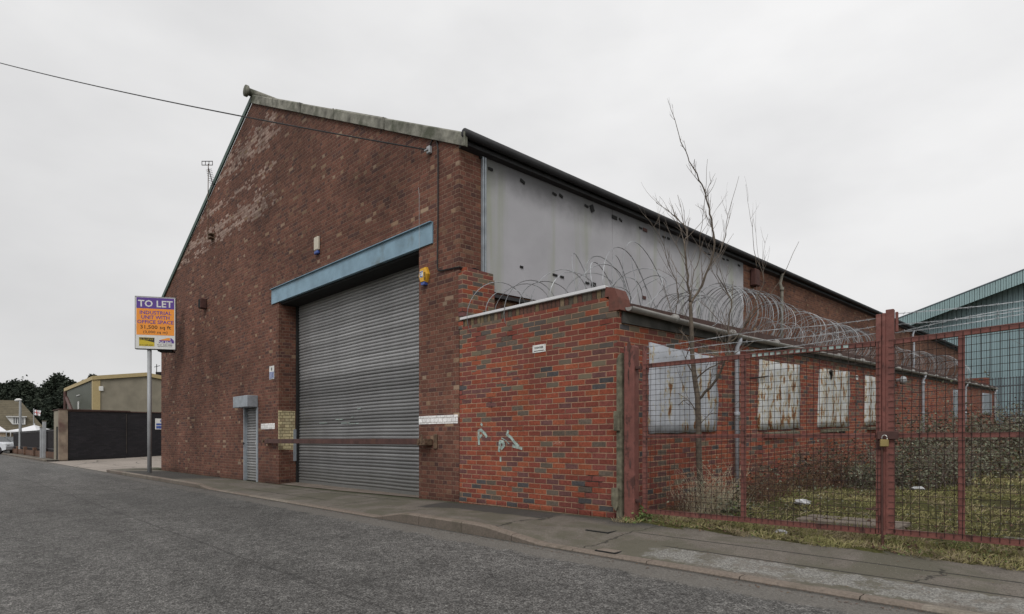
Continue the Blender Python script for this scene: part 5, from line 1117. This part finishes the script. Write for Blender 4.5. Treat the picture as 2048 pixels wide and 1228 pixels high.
shrub('bramble_bush', 'large leafy bramble just right of the gate centre posts', 'bramble', (-2.35, 13.0), .85, .8, .66, 170, 3000, .043, 'twig', [('leaf', .5), ('pale_leaf', .08), ('leaf_dead', .42)], 'bramble bushes in the yard', 1.5, 6)
shrub('bramble_bush', 'tall bramble reaching up in front of the far downpipe', 'bramble', (-3.4, 19.5), .9, 2.4, 1.15, 90, 2400, .065, 'twig', [('leaf', .68), ('leaf_dead', .32)], 'bramble bushes in the yard', 1.2, 7, sr=.008)
shrub('bramble_bush', 'bramble thicket crossing behind the right gate upright', 'bramble', (-2.0, 15.6), 1.2, 1.2, .66, 150, 2800, .05, 'twig', [('leaf', .5), ('pale_leaf', .08), ('leaf_dead', .42)], 'bramble bushes in the yard', 1.5, 8)
shrub('bramble_bush', 'reddish bramble thicket at the far end of the annex', 'bramble', (-2.9, 27), 2.0, 3.5, 1.15, 130, 2700, .08, 'twig', [('leaf', .5), ('leaf_dead', .5)], 'bramble bushes in the yard', 1.2, 9, sr=.01)
shrub('bramble_bush', 'bramble thicket in front of the palisade fence', 'bramble', (-1.2, 22), 2.4, 2.0, .95, 140, 3000, .07, 'twig', [('leaf', .6), ('leaf_dead', .4)], 'bramble bushes in the yard', 1.3, 10, sr=.009)
shrub('bramble_bush', 'bramble thicket at the right edge of the yard', 'bramble', (1.2, 20.5), 2.4, 1.6, .62, 130, 3600, .065, 'twig', [('leaf', .6), ('leaf_dead', .4)], 'bramble bushes in the yard', 1.5, 11, sr=.008)
shrub('bramble_bush', 'far bramble mass behind the others below the teal wall', 'bramble', (-1.5, 36), 5.0, 4.5, 1.3, 200, 5000, .11, 'twig', [('leaf', .55), ('leaf_dead', .45)], 'bramble bushes in the yard', 1.2, 12, sr=.014)
shrub('green_weed', 'fresh green weed with pale leaves at the foot of the gate post', 'weeds', (-4.32, 6.62), .20, .11, .09, 28, 420, .05, 'weed', [('weed', 1)], None, 2.0, 13, sr=.004)
shrub('green_weed', 'small soft green weed growing among the dry stalks near the downpipe', 'weeds', (-3.55, 7.75), .13, .12, .18, 20, 320, .04, 'weed', [('leaf', .7), ('weed', .3)], None, 1.8, 15, sr=.003)
# thin bare saplings by the right edge against the teal building
def sapling(label, x, y, h, seed):
    r = random.Random(seed); z0 = yard_z(x, y); t = thing('bare_sapling', label, 'sapling', (x, y, z0)); m = MB()
    pts = [Vector((x, y, z0))]; d = Vector((.05, 0, 1))
    for i in range(8): pts.append(pts[-1]+d.normalized()*h/8); d += Vector((r.uniform(-.15, .15), r.uniform(-.15, .15), 0))
    m.tube(pts, [.035*(1-.1*i) for i in range(9)], 5); m.build('trunk', M['bark'], t)
    m = MB(); global tw; tw = m
    for i in range(2, 9):
        for _ in range(4): twig(pts[i], Vector((r.uniform(-1, 1), r.uniform(-1, 1), r.uniform(.1, 1))).normalized(), h*r.uniform(.18, .36), .009, 2)
    o = m.build('twigs', M['twig'], t); o['kind'] = 'stuff'
sapling('faint bare sapling against the teal wall at the right edge', -.75, 21, 3.6, 3)
def crumple(name, label, p, s, mat, seed, flat=.5):
    r = random.Random(seed); m = MB(); nu, nv = 9, 6; vs = []
    for v in range(nv+1):
        for u in range(nu):
            th = math.pi*v/nv; ph = 2*math.pi*u/nu; q = s*(.7+.5*r.random()); vs.append((p[0]+q*math.sin(th)*math.cos(ph)*1.5, p[1]+q*math.sin(th)*math.sin(ph), p[2]+s*flat+q*flat*math.cos(th)))
    m.add(vs, [(v*nu+u, v*nu+(u+1) % nu, (v+1)*nu+(u+1) % nu, (v+1)*nu+u) for v in range(nv) for u in range(nu)])
    return tag(m.build(name, mat), label, 'litter')
def gpt(px, py, z): # point on a level plane
    k = -z*FPX/(py-HOR); return at(px, py, k)
p = gpt(1605, 1018, -1.02); crumple('plastic_bag', 'crumpled white plastic bag in the yard grass behind the left gate leaf', (p.x, p.y, yard_z(p.x, p.y)), .085, M['litter'], 1)
p = gpt(1562, 1069, -1.06); crumple('plastic_bottle', 'squashed clear plastic litter in the verge under the left gate leaf', (p.x, p.y, -1.06), .055, M['litter'], 2)
p = gpt(1836, 995, -1.0); crumple('plastic_bag', 'small pale scrap of plastic under the bramble right of the gate centre', (p.x, p.y, yard_z(p.x, p.y)), .07, M['litter'], 3)
m = MB(); a, b = gpt(1640, 1035, -1.02), gpt(1775, 1048, -1.0); m.bbox((-2.75, 7.75, yard_z(-2.3, 8)-.03), (-1.65, 8.35, yard_z(-2.3, 8)+.035), .01); tag(m.build('concrete_slab', M['slab']), 'flat old concrete slab in the grass behind the left gate leaf', 'slab')
m = MB(); m.bbox((-.6, 7.95, yard_z(0, 8)-.0), (3.0, 8.03, yard_z(0, 8)+.03), .006, Matrix.Rotation(.02, 4, 'Z')); tag(m.build('timber_batten', M['timber']), 'long pale batten lying in the grass behind the right gate leaf', 'timber')
# inspection covers in the pavement
for lab, px, py, w in (('square iron cover in the pavement below the red wall corner', 1203, 1059, .17), ('small worn iron cover near the kerb below the red wall corner', 1218, 1087, .13)):
    p = gpt(px, py, -1.08); z = pav_z(p.x, p.y)
    t = thing('inspection_cover', lab, 'cover', (p.x, p.y, z)); m = MB(); m.bbox((p.x-w, p.y-w*.6, z-.02), (p.x+w, p.y+w*.6, z+.006), .004); m.build('frame', M['dark'], t)
    m = MB(); m.bbox((p.x-w*.86, p.y-w*.48, z), (p.x+w*.86, p.y+w*.48, z+.011), .003); m.build('lid', M['slab' if w < .15 else 'pavement'], t)
# fallen leaves, chips and twigs on the pavement and in the channel
n = 900; P = np.stack([-16+17*rng.random(n), 4.80+.14*rng.random(n)**2*1.0, np.zeros(n)], 1); P[:, 2] = [road_z(a, b)+.006 for a, b, _ in P]
P2 = scatter(700, (-9, 1.5), (5.1, 6.5)); P2 = np.concatenate([P2, (np.array([pav_z(a, b) for a, b in P2])+.008)[:, None]], 1)
V = leaves(np.concatenate([P, P2]), .022); V[:, :, 2] = V[:, :1, 2]+(V[:, :, 2]-V[:, :1, 2])*.15
o = quadmesh('leaf_litter', V, M['leaf_dead']); tag(o, 'scattered dead leaf scraps on the pavement and in the road channel', 'leaf litter', kind='stuff')

# ================================================================== TEAL BUILDING
tb = thing('teal_warehouse', 'big teal corrugated-steel warehouse with a sloping overhanging roof behind the annex', 'warehouse', (0, 60, 1))
YT = 62.0; a1, b1 = yf(1800, 636, YT-1.3), yf(2048, 540, YT-1.3); sl_ = (b1.z-a1.z)/(b1.x-a1.x)
xe = a1.x-.8; rz_ = lambda x: a1.z+(x-a1.x)*sl_; apx = 12.0
m = MB(); m.prism([(xe+1.0, 0), (apx*2-xe-1, 0), (apx*2-xe-1, rz_(xe)-.3), (apx, rz_(apx)-.5), (xe+1.0, rz_(xe)-.3)], 'Y', YT, YT+40); m.build('wall', M['teal'], tb)
m = MB(); m.prism([(xe, rz_(xe)), (apx, rz_(apx)), (2*apx-xe, rz_(xe)), (2*apx-xe, rz_(xe)-.12), (apx, rz_(apx)-.12), (xe, rz_(xe)-.12)], 'Y', YT-1.3, YT+41); m.build('roof', M['fascia'], tb)
m = MB(); m.prism([(xe, rz_(xe)-.03), (apx, rz_(apx)-.03), (apx, rz_(apx)-.95), (xe+.9, rz_(xe)-.72)], 'Y', YT-1.36, YT-1.25); m.build('fascia', M['teal_trim'], tb)
m = MB(); m.prism([(xe, rz_(xe)-.0), (apx, rz_(apx)+.0), (apx, rz_(apx)+.08), (xe, rz_(xe)+.08)], 'Y', YT-1.4, YT-1.2); m.build('roof_trim', M['fence_steel'], tb)
# palisade fence in front of it
pf = thing('palisade_fence', 'grey steel palisade fence in front of the teal warehouse', 'fence', (0, 50, .5))
yP = 50; m = MB(); x = -7.0
while x < 8: m.bbox((x, yP, 1.0), (x+.07, yP+.02, 4.1+.0), .01); x += .15
o = m.build('pales', M['fence_steel'], pf); o['kind'] = 'stuff'
m = MB(); m.box((-7, yP+.025, 1.6), (8, yP+.08, 1.68)); m.box((-7, yP+.025, 3.5), (8, yP+.08, 3.58)); m.build('rail', M['fence_steel'], pf)

# ================================================================== LEFT BACKGROUND
# dark painted wall with the rendered outbuilding at its road end
bw = thing('black_wall', 'long black painted brick wall behind the concrete apron', 'wall', (-41, 6, -1.1))
m = MB(); ya, yb = 5.95, 18.0
m.add([(-41.3, ya, -1.5), (-41.0, ya, -1.5), (-41.0, yb, -1.5), (-41.3, yb, -1.5), (-41.3, ya, 1.60), (-41.0, ya, 1.60), (-41.0, yb, 1.72), (-41.3, yb, 1.72)], [(0, 3, 2, 1), (4, 5, 6, 7), (0, 1, 5, 4), (1, 2, 6, 5), (2, 3, 7, 6), (3, 0, 4, 7)]); m.build('wall', M['black_brick'], bw)
m = MB(); m.add([(-41.34, ya, 1.602), (-40.97, ya, 1.602), (-40.97, yb, 1.722), (-41.34, yb, 1.722), (-41.34, ya, 1.66), (-40.97, ya, 1.66), (-40.97, yb, 1.78), (-41.34, yb, 1.78)], [(0, 3, 2, 1), (4, 5, 6, 7), (0, 1, 5, 4), (1, 2, 6, 5), (2, 3, 7, 6), (3, 0, 4, 7)]); m.build('coping', M['roof_brown'], bw)
p = xf(253, 850, -40.98); m = MB(); m.box((-40.995, p.y-.02, -.8), (-40.975, p.y+.02, 1.55)); m.build('movement_joint', M['dark_board'], bw)
q = xf(320, 848, -40.95); t = thing('wall_notice', 'white and blue notice on the black wall beside the warehouse corner', 'sign', (-40.97, q.y, q.z))
m = MB(); m.bbox((-40.998, q.y-.25, q.z-.33), (-40.975, q.y+.5, q.z+.33), .004); m.build('panel', M['white'], t); m = MB(); m.box((-40.974, q.y-.2, q.z-.28), (-40.97, q.y+.45, q.z-.12)); m.box((-40.974, q.y-.2, q.z-.08), (-40.97, q.y+.45, q.z+.04)); m.build('blue_panel', M['bluep'], t)
m = MB(); m.tube([(-40.971, q.y+.15+.12*math.cos(w), q.z+.19+.1*math.sin(w)) for w in lin(0, 6.283, 14)], .02, 4); m.build('symbol', M['bluep'], t)
ob = thing('outbuilding', 'small flat-roofed rendered outbuilding with a dark doorway at the end of the black wall', 'outbuilding', (-43, 6, -1.1))
m = MB(); X0, X1 = -42.95, -40.95; y0, y1 = 5.58, 5.945; zt = 1.66
m.box((X0, y0, -1.5), (-42.2, y1+3, zt)); m.box((-41.55, y0, -1.5), (-41.33, y1+3, zt)); m.box((-42.2, y0, .75), (-41.55, y1+3, zt)); m.build('front_wall', M['render'], ob)
m = MB(); m.box((-41.328, y0-.02, -1.5), (X1, y1, zt+.02)); m.build('corner_pier', M['render2'], ob)
m = MB(); m.box((-42.2, y0+.02, -1.5), (-41.55, y0+.06, .75)); m.build('door', M['dark'], ob)
m = MB(); m.box((X0-.05, y0-.05, zt+.021), (X1+.03, y1+3, zt+.07)); m.build('roof', M['roof_brown'], ob)
# beige and olive unit with mustard trim
bu = thing('rendered_unit', 'grey rendered industrial unit with mustard roof trim behind the black wall', 'industrial unit', (-55, 12, -1))
XB = -55.0; c1 = xf(187, 760, XB); c2 = xf(292, 752.5, XB); c3 = Vector((XB, 2*c2.y-c1.y+3, c2.z-1.0)); y1, y2, y3 = c1.y, c2.y, c3.y
m = MB(); m.prism([(y1, -1.2), (y3, -1.2), (y3, c3.z), (y2, c2.z), (y1, c1.z)], 'X', XB-.3, XB); m.build('end_wall', M['render'], bu)
d1 = yf(131, 783, y1); 
m = MB(); m.add([(XB-.301, y1, -1.2), (d1.x, y1, -1.2), (d1.x, y1, d1.z), (XB-.301, y1, c1.z), (XB-.301, y1+.3, -1.2), (d1.x, y1+.3, -1.2), (d1.x, y1+.3, d1.z), (XB-.301, y1+.3, c1.z)], [(0, 1, 2, 3), (4, 5, 6, 7), (0, 1, 5, 4), (1, 2, 6, 5), (2, 3, 7, 6), (3, 0, 4, 7)]); m.build('side_wall', M['green_ribs'], bu)
m = MB(); m.box((XB-.32, y1-.06, -1.2), (XB+.08, y1+.42, c1.z)); m.build('corner_trim', M['yellow_trim'], bu)
m = MB()
m.prism([(y1-.1, c1.z), (y2, c2.z), (y3, c3.z), (y3, c3.z+.30), (y2, c2.z+.30), (y1-.1, c1.z+.30)], 'X', XB-.1, XB+.15)
m.add([(XB+.14, y1-.12, c1.z), (d1.x, y1-.12, d1.z), (d1.x, y1-.12, d1.z+.28), (XB+.14, y1-.12, c1.z+.28), (XB+.14, y1+.02, c1.z), (d1.x, y1+.02, d1.z), (d1.x, y1+.02, d1.z+.28), (XB+.14, y1+.02, c1.z+.28)], [(0, 1, 2, 3), (4, 5, 6, 7), (0, 1, 5, 4), (1, 2, 6, 5), (2, 3, 7, 6), (3, 0, 4, 7)]); m.build('roof_trim', M['yellow_trim'], bu)
m = MB(); m.add([(XB-.1, y1, c1.z+.2), (XB-.1, y2, c2.z+.2), (XB-.1, y3, c3.z+.2), (d1.x, y1, d1.z+.2), (d1.x, y2, d1.z+.5), (d1.x, y3, d1.z-.3)], [(0, 1, 4, 3), (1, 2, 5, 4)]); m.build('roof', M['roof_sheet'], bu)
q = xf(202, 777, XB+.02); m = MB(); m.bbox((XB+.002, q.y-.15, q.z-.2), (XB+.12, q.y+.15, q.z+.16), .03); m.build('alarm_casing', M['white'], bu)
q = yf(157, 791, y1-.02); m = MB(); m.bbox((q.x-.6, y1-.08, q.z-.03), (q.x+.6, y1-.003, q.z+.04), .02); m.build('tube_lamp', M['white'], bu)
q = yf(157.5, 811, y1-.02); m = MB(); m.bbox((q.x-.16, y1-.08, q.z-.33), (q.x+.16, y1-.003, q.z+.33), .02); m.build('wall_lamp', M['white'], bu)
m = MB(); a, b = at(133, 795, 50), at(143, 821, 46); m.tube([at(130.5, 783, 50), at(130.5, 823, 50)], .13, 6); m.tube([a, b], .13, 6); m.build('steel_brace', M['bar'], bu)
# small dark flat-roofed building with an aerial peeping past the warehouse
t = thing('dark_building', 'dark flat-roofed building just showing behind the warehouse left corner', 'building', at(318, 880, 62)); c = at(318, 880, 62)
m = MB(); Mx = frame4(c, RV, Vector((0, 0, 1)), FV); m.box((-.35, -1.2, 0), (5, 7.1, 5), Mx); m.build('wall', M['black_brick'], t)
m = MB(); m.tube([c+RV*-.25+Vector((0, 0, 7.1)), c+RV*-.25+Vector((0, 0, 7.9))], .04, 5); m.tube([c+RV*-.5+Vector((0, 0, 7.6)), c+RV*.1+Vector((0, 0, 7.75))], .03, 4); m.build('aerial', M['iron'], t)

# railings on a dwarf brick wall
GZ = -1.14
fe = thing('railing_fence', 'dark railings on a low brick wall between the outbuilding and the lamp post', 'fence', (-55, 5.9, GZ))
m = MB(); m.box((-65.5, 5.65, -1.4), (-43.0, 5.9, -.72)); m.build('dwarf_wall', M['low_brick'], fe)
for xx in (-47.0, -51.5, -56.5, -61.0, -65.6): m = MB(); m.bbox((xx-.2, 5.55, -1.4), (xx+.2, 6.0, -.50), .02); m.build('pier', M['low_brick'], fe)
m = MB(); x = -65.3
while x < -43.1: m.box((x, 5.75, -.72), (x+.05, 5.785, .66)); x += .17
m.box((-65.5, 5.73, .52), (-43.0, 5.8, .60)); m.box((-65.5, 5.73, -.58), (-43.0, 5.8, -.50)); o = m.build('railings', M['iron'], fe); o['kind'] = 'stuff'
m = MB(); m.box((-65.5, 7.2, -1.4), (-43.0, 7.3, .55)); m.build('backing_boards', M['dark_board'], fe)
for px, ty, lab in ((83.5, 855, 'white gate post standing at the kerb side of the railings'), (88.5, 843, 'tall grey post with cross brackets beside the white gate post')):
    c = at(px, 900, 37); t = thing('fence_post', lab, 'post', (c.x, c.y, GZ)); zt = (HOR-ty)/FPX*37
    m = MB(); m.bbox((c.x-.09, c.y-.09, GZ-.1), (c.x+.09, c.y+.09, zt), .02); m.build('post', M['pole_grey'], t); m = MB(); m.bbox((c.x-.11, c.y-.11, zt), (c.x+.11, c.y+.11, zt+.04), .01); m.build('cap', M['render'], t)
c = at(40.5, 909, 47); t = thing('street_lamp', 'white street lamp with a hooded head beside the railings', 'street lamp', (c.x, c.y, GZ)); zt = (HOR-800)/FPX*47
m = MB(); m.tube([(c.x, c.y, GZ-.1), (c.x, c.y, zt)], [.12, .075], 8); m.build('pole', M['pole_grey'], t)
m = MB(); top = Vector((c.x, c.y, zt)); m.tube([top+RV*.12, top+RV*-.05+Vector((0, 0, .02)), top+RV*-.25, top+RV*-.42+Vector((0, 0, -.05))], [.05, .10, .12, .06], 8); m.build('lamp_head', M['white'], t, True)
c = at(67.5, 862, 56); t = thing('flagpole', 'thin flagpole flying a white flag with a red cross above the garden canopy', 'flagpole', (c.x, c.y, GZ)); zt = (HOR-817)/FPX*56
m = MB(); m.tube([(c.x, c.y, GZ), (c.x, c.y, zt)], .045, 6); m.build('pole', M['pole_grey'], t)
fm = MB(); fr = MB(); nu, nv = 13, 7
def flagp(u, v, o=0): return Vector((c.x, c.y, zt-.12))+RV*(u*.66)+FV*(.07*math.sin(u*9+v*2)+o)+Vector((0, 0, -v*.50-.10*u*u))
vs = [flagp(u/(nu-1), v/(nv-1)) for v in range(nv) for u in range(nu)]; fm.add(vs, [(v*nu+u, v*nu+u+1, (v+1)*nu+u+1, (v+1)*nu+u) for v in range(nv-1) for u in range(nu-1)]); fo = fm.build('flag', M['canvas'], t)
for o_ in (-.012, .012):
    n0 = len(fr.v); uu = lin(0, 1, 13); fr.add([flagp(u, w, o_) for w in (.43, .55) for u in uu], [(k, k+1, k+14, k+13) for k in range(12)]); fr.add([flagp(u, v, o_) for u in (.45, .53) for v in lin(0, 1, 7)], [(k, k+1, k+8, k+7) for k in range(6)])
fr.build('cross', M['red_cloth'], fo)
c = at(69, 880, 53); t = thing('garden_canopy', 'white peaked garden canopy showing above the railings', 'canopy', (c.x, c.y, GZ))
zE, zA = (HOR-862)/FPX*53, (HOR-851)/FPX*53; r = 1.35; m = MB(); Q = [c+RV*(i*r)+FV*(j*r) for i, j in ((-1, -1), (1, -1), (1, 1), (-1, 1))]; Q = [Vector((q.x, q.y, zE)) for q in Q]
ap = Vector((c.x, c.y, zA+.05)); mids = [q.lerp(ap, .55)+Vector((0, 0, -.06)) for q in Q]
m.add(Q+mids+[ap]+[q-Vector((0, 0, .12)) for q in Q], [(0, 1, 5, 4), (1, 2, 6, 5), (2, 3, 7, 6), (3, 0, 4, 7), (4, 5, 8), (5, 6, 8), (6, 7, 8), (7, 4, 8), (0, 1, 10, 9), (1, 2, 11, 10), (2, 3, 12, 11), (3, 0, 9, 12)]); m.tube([ap, ap+Vector((0, 0, .12))], .05, 6); m.build('canopy_roof', M['canvas'], t)
for q in Q: m = MB(); m.tube([(q.x, q.y, GZ), (q.x, q.y, zE-.1)], .04, 6); m.build('leg', M['pole_grey'], t)
# house
hc = at(0, 880, 74); hs_ = thing('brown_roofed_house', 'house with a deep brown tiled roof and a white dormer window on the far left', 'house', (hc.x, hc.y, GZ))
hx_ = (RV+FV*.84).normalized(); hy_ = (FV-RV*.84).normalized(); Mh = frame4(Vector((hc.x, hc.y, 0)), hx_, hy_, Vector((0, 0, 1)))
zE, zR = (HOR-863)/FPX*74, (HOR-800)/FPX*77; s_ = 1/21.2; v_ = 74/FPX
m = MB(); m.box((-6, 0.4, -1.3), (3.9, 9, zE), Mh); m.build('wall', M['beige_wall'], hs_)
m = MB(); xL, xR = -9, 93*s_+.3; m.add([Mh @ Vector(p) for p in ((xL, 0, zE), (xR, 0, zE), (42*s_, 4, zR), (xL, 4, zR), (xR, 8, zE), (xL, 8, zE))], [(0, 1, 2, 3), (1, 4, 2), (4, 5, 3, 2), (0, 3, 5), (0, 5, 4, 1)]); rfh = m.build('roof', M['tiles'], hs_)
m = MB(); dz0, dz1 = (HOR-848)*v_, (HOR-833)*v_; dx0, dx1 = 25*s_, 52*s_; m.box((dx0, 0.7, dz0), (dx1, 3, dz1), Mh); dm = m.build('dormer', M['white'], hs_)
m = MB(); m.box((12*s_, 0.45, dz1), (dx1+.15, 3.2, dz1+.10), Mh); m.add([Mh @ Vector(p) for p in ((12*s_, .69, dz1), (dx0, .69, dz1), (dx0, .69, dz0), (12*s_, 2.5, dz1), (dx0, 2.5, dz1), (dx0, 2.5, dz0))], [(0, 1, 2), (3, 5, 4), (0, 2, 5, 3)]); m.build('dormer_roof', M['white'], dm)
m = MB()
for k in range(5): xa = dx0+.12+k*(dx1-dx0-.2)/5; m.box((xa, .67, dz0+.12), (xa+(dx1-dx0-.2)/5-.12, .71, dz1-.1), Mh)
m.build('glass_panes', M['glass'], dm)
m = MB(); m.add([Mh @ Vector(p) for p in ((-3.5, -3, zE-.0), (15*s_, -3, zE-.0), (2*s_-.5, -1.5, zE+1.0), (-3.5, -1.5, zE+1.0), (15*s_, -3, zE-.12), (-3.5, -3, zE-.12), (15*s_, 0, zE), (15*s_, 0, zE-.12))], [(0, 1, 2, 3), (0, 5, 4, 1), (1, 6, 2), (1, 4, 7, 6)]); m.build('porch_roof', M['canvas'], hs_)
m = MB(); m.box((-4, -2.8, -1.3), (12*s_, -.1, zE-.13), Mh); m.build('porch_wall', M['beige_wall'], hs_)
m = MB(); m.box((-9, -.05, zE-.1), (xR, .05, zE+.03), Mh); m.box((0.95, -.3, -1.2), (1.05, -.2, zE), Mh); m.build('gutter', M['white'], hs_)
# cars
def car(label, c, ang, paint, L_=4.0, H_=1.45, W_=1.7):
    t = thing('parked_car', label, 'car', (c.x, c.y, GZ), 'cars parked on the far left'); F_ = Matrix.Translation((c.x, c.y, GZ)) @ Matrix.Rotation(ang, 4, 'Z')
    prof = [(-L_/2, .35), (-L_/2, .75), (-L_/2+.15, .95), (-L_*.25, 1.0), (L_*.30, .95), (L_*.46, .78), (L_/2, .60), (L_/2, .35), (L_*.4, .25), (-L_*.42, .25)]
    m = MB(); n = len(prof); rows = [(-W_/2, .0), (-W_/2+.05, .03), (W_/2-.05, .03), (W_/2, .0)]; vs = []
    for (yy, e) in rows:
        for (x_, z_) in prof: vs.append(F_ @ Vector((x_*(1+e*.3), yy, z_+(e if z_ > .7 else 0))))
    m.add(vs, [(r*n+k, r*n+(k+1) % n, (r+1)*n+(k+1) % n, (r+1)*n+k) for r in range(3) for k in range(n)]+[tuple(range(n)), tuple(range(3*n, 4*n))[::-1]]); m.build('body', paint, t, False)
    cab = [(-L_*.42, .98), (-L_*.33, H_-.05), (-L_*.1, H_), (L_*.08, H_-.03), (L_*.28, .95)]
    m = MB(); vs = [F_ @ Vector((x_, s*(W_/2-.06-(z_-.95)*.35), z_)) for s in (-1, 1) for x_, z_ in cab]; m.add(vs, [(0, 1, 2, 3, 4), (9, 8, 7, 6, 5), (0, 1, 6, 5), (3, 4, 9, 8), (0, 4, 9, 5)]); m.build('windows', M['glass'], t)
    m = MB(); vs = [F_ @ Vector((x_, s*(W_/2-.055-(z_-.95)*.35), z_+.012)) for s in (-1, 1) for x_, z_ in cab[1:4]]; m.add(vs, [(0, 1, 4, 3), (1, 2, 5, 4)])
    for s in (-1, 1):
        for x_ in (-L_*.1,): m.box((x_-.04, s*(W_/2-.12)-.06, .97), (x_+.04, s*(W_/2-.12)+.06, H_-.02), F_)
    m.build('cabin_roof', paint, t)
    for x_ in (-L_*.30, L_*.32):
        for s in (-1, 1):
            m = MB(); m.tube([F_ @ Vector((x_, s*(W_/2-.18), .31)), F_ @ Vector((x_, s*(W_/2+.01), .31))], .31, 16); w = m.build('wheel', M['rubber'], t, False)
            m = MB(); m.tube([F_ @ Vector((x_, s*(W_/2+.005), .31)), F_ @ Vector((x_, s*(W_/2+.02), .31))], .19, 12); m.build('rim', M['steel'], w)
    for s in (-1, 1): m = MB(); m.bbox((L_*.44, s*(W_/2-.3)-.16, .62), (L_*.49, s*(W_/2-.3)+.16, .76), .03, F_); m.build('headlight', M['steel'], t)
    for s in (-1, 1): m = MB(); m.bbox((L_*.16, s*(W_/2+.06)-.08, .95), (L_*.22, s*(W_/2+.06)+.08, 1.06), .02, F_); m.build('wing_mirror', paint, t)
c = at(-14, 905, 50); car('white hatchback half out of frame at the far left edge of the road', c, R_(45), M['carwhite'], 3.6)
c = at(17, 900, 58); car('blue-grey car parked behind the white one on the far left', c, R_(40), M['carblue'])
# conifers: trunk and many drooping sprays
def conifer(label, px, ty, t_, rad, seed, lop=0.0, grp='dark conifers beyond the houses'):
    r = np.random.default_rng(seed); c = at(px, 880, t_); ztop = (HOR-ty)/FPX*t_; h = ztop-GZ
    t = thing('conifer_tree', label, 'tree', (c.x, c.y, GZ), grp); m = MB(); m.tube([(c.x, c.y, GZ-.1), (c.x+.1, c.y, GZ+h*.5), (c.x, c.y, ztop-.3)], [.35, .22, .04], 7); m.build('trunk', M['bark'], t)
    N = 260; f = r.random(N)**.8; az = r.random(N)*6.283; prof = rad*(1-f)**.85*(.72+.6*r.random(N))*(1+.30*np.sin(az*3+seed+f*7)); zc = GZ+h*(.06+.93*f)
    C = np.stack([c.x+np.cos(az)*prof*.8+lop*(f-.5), c.y+np.sin(az)*prof*.8, zc], 1); k = 62; P = np.repeat(C, k, 0)
    s = np.repeat((.30+.30*(1-f))*rad/2.6, k)[:, None]; P = P+r.normal(size=P.shape)*s*np.array([.75, .75, .62])
    # pointed leader shoots
    Lp = np.stack([c.x+r.normal(size=700)*.28, c.y+r.normal(size=700)*.28, ztop-np.abs(r.normal(size=700))*1.1], 1); P = np.concatenate([P, Lp])
    for q in range(7):
        a_, e_ = r.random()*6.283, rad*(.15+.25*r.random()); zt_ = ztop-h*(.05+.10*r.random()); n_ = 420; w_ = np.abs(r.normal(size=n_)); P = np.concatenate([P, np.stack([c.x+e_*np.cos(a_)+r.normal(size=n_)*.14*(.6+w_), c.y+e_*np.sin(a_)+r.normal(size=n_)*.14*(.6+w_), zt_-w_*.9], 1)])
    o = quadmesh('crown', leaves(P, .42), M['conifer'], t)
    return t
for k, (px, ty, t_, rad, lb) in enumerate([
    (5, 772, 112, 3.8, 'narrow conifer at the left edge of the photo above the house roof'), (29, 766, 108, 4.6, 'pointed conifer above the left part of the house roof'), (52, 767, 104, 4.8, 'broad conifer behind the street lamp head'),
    (76, 784, 100, 4.0, 'shorter conifer in the gap right of the street lamp'), (100, 772, 98, 4.2, 'shaggy conifer left of the tallest one'), (118, 756, 96, 4.9, 'tallest dark conifer left of the rendered unit'), (139, 766, 94, 3.0, 'slim conifer touching the rendered unit roof'),
    (-30, 770, 110, 5.0, 'conifer cut off by the left picture edge'), (88, 806, 84, 3.2, 'low bushy conifer behind the tall fence post'), (108, 800, 80, 3.0, 'low dark conifer just left of the outbuilding')]):
    conifer(lb, px, ty, t_, rad, k+40, lop=.6*(-1)**k)
conifer('conifer tip showing above the mustard roof edge', 186, 752, 120, 2.6, 70); conifer('smaller conifer tip left of the other above the mustard roof', 171, 762, 118, 1.9, 71)
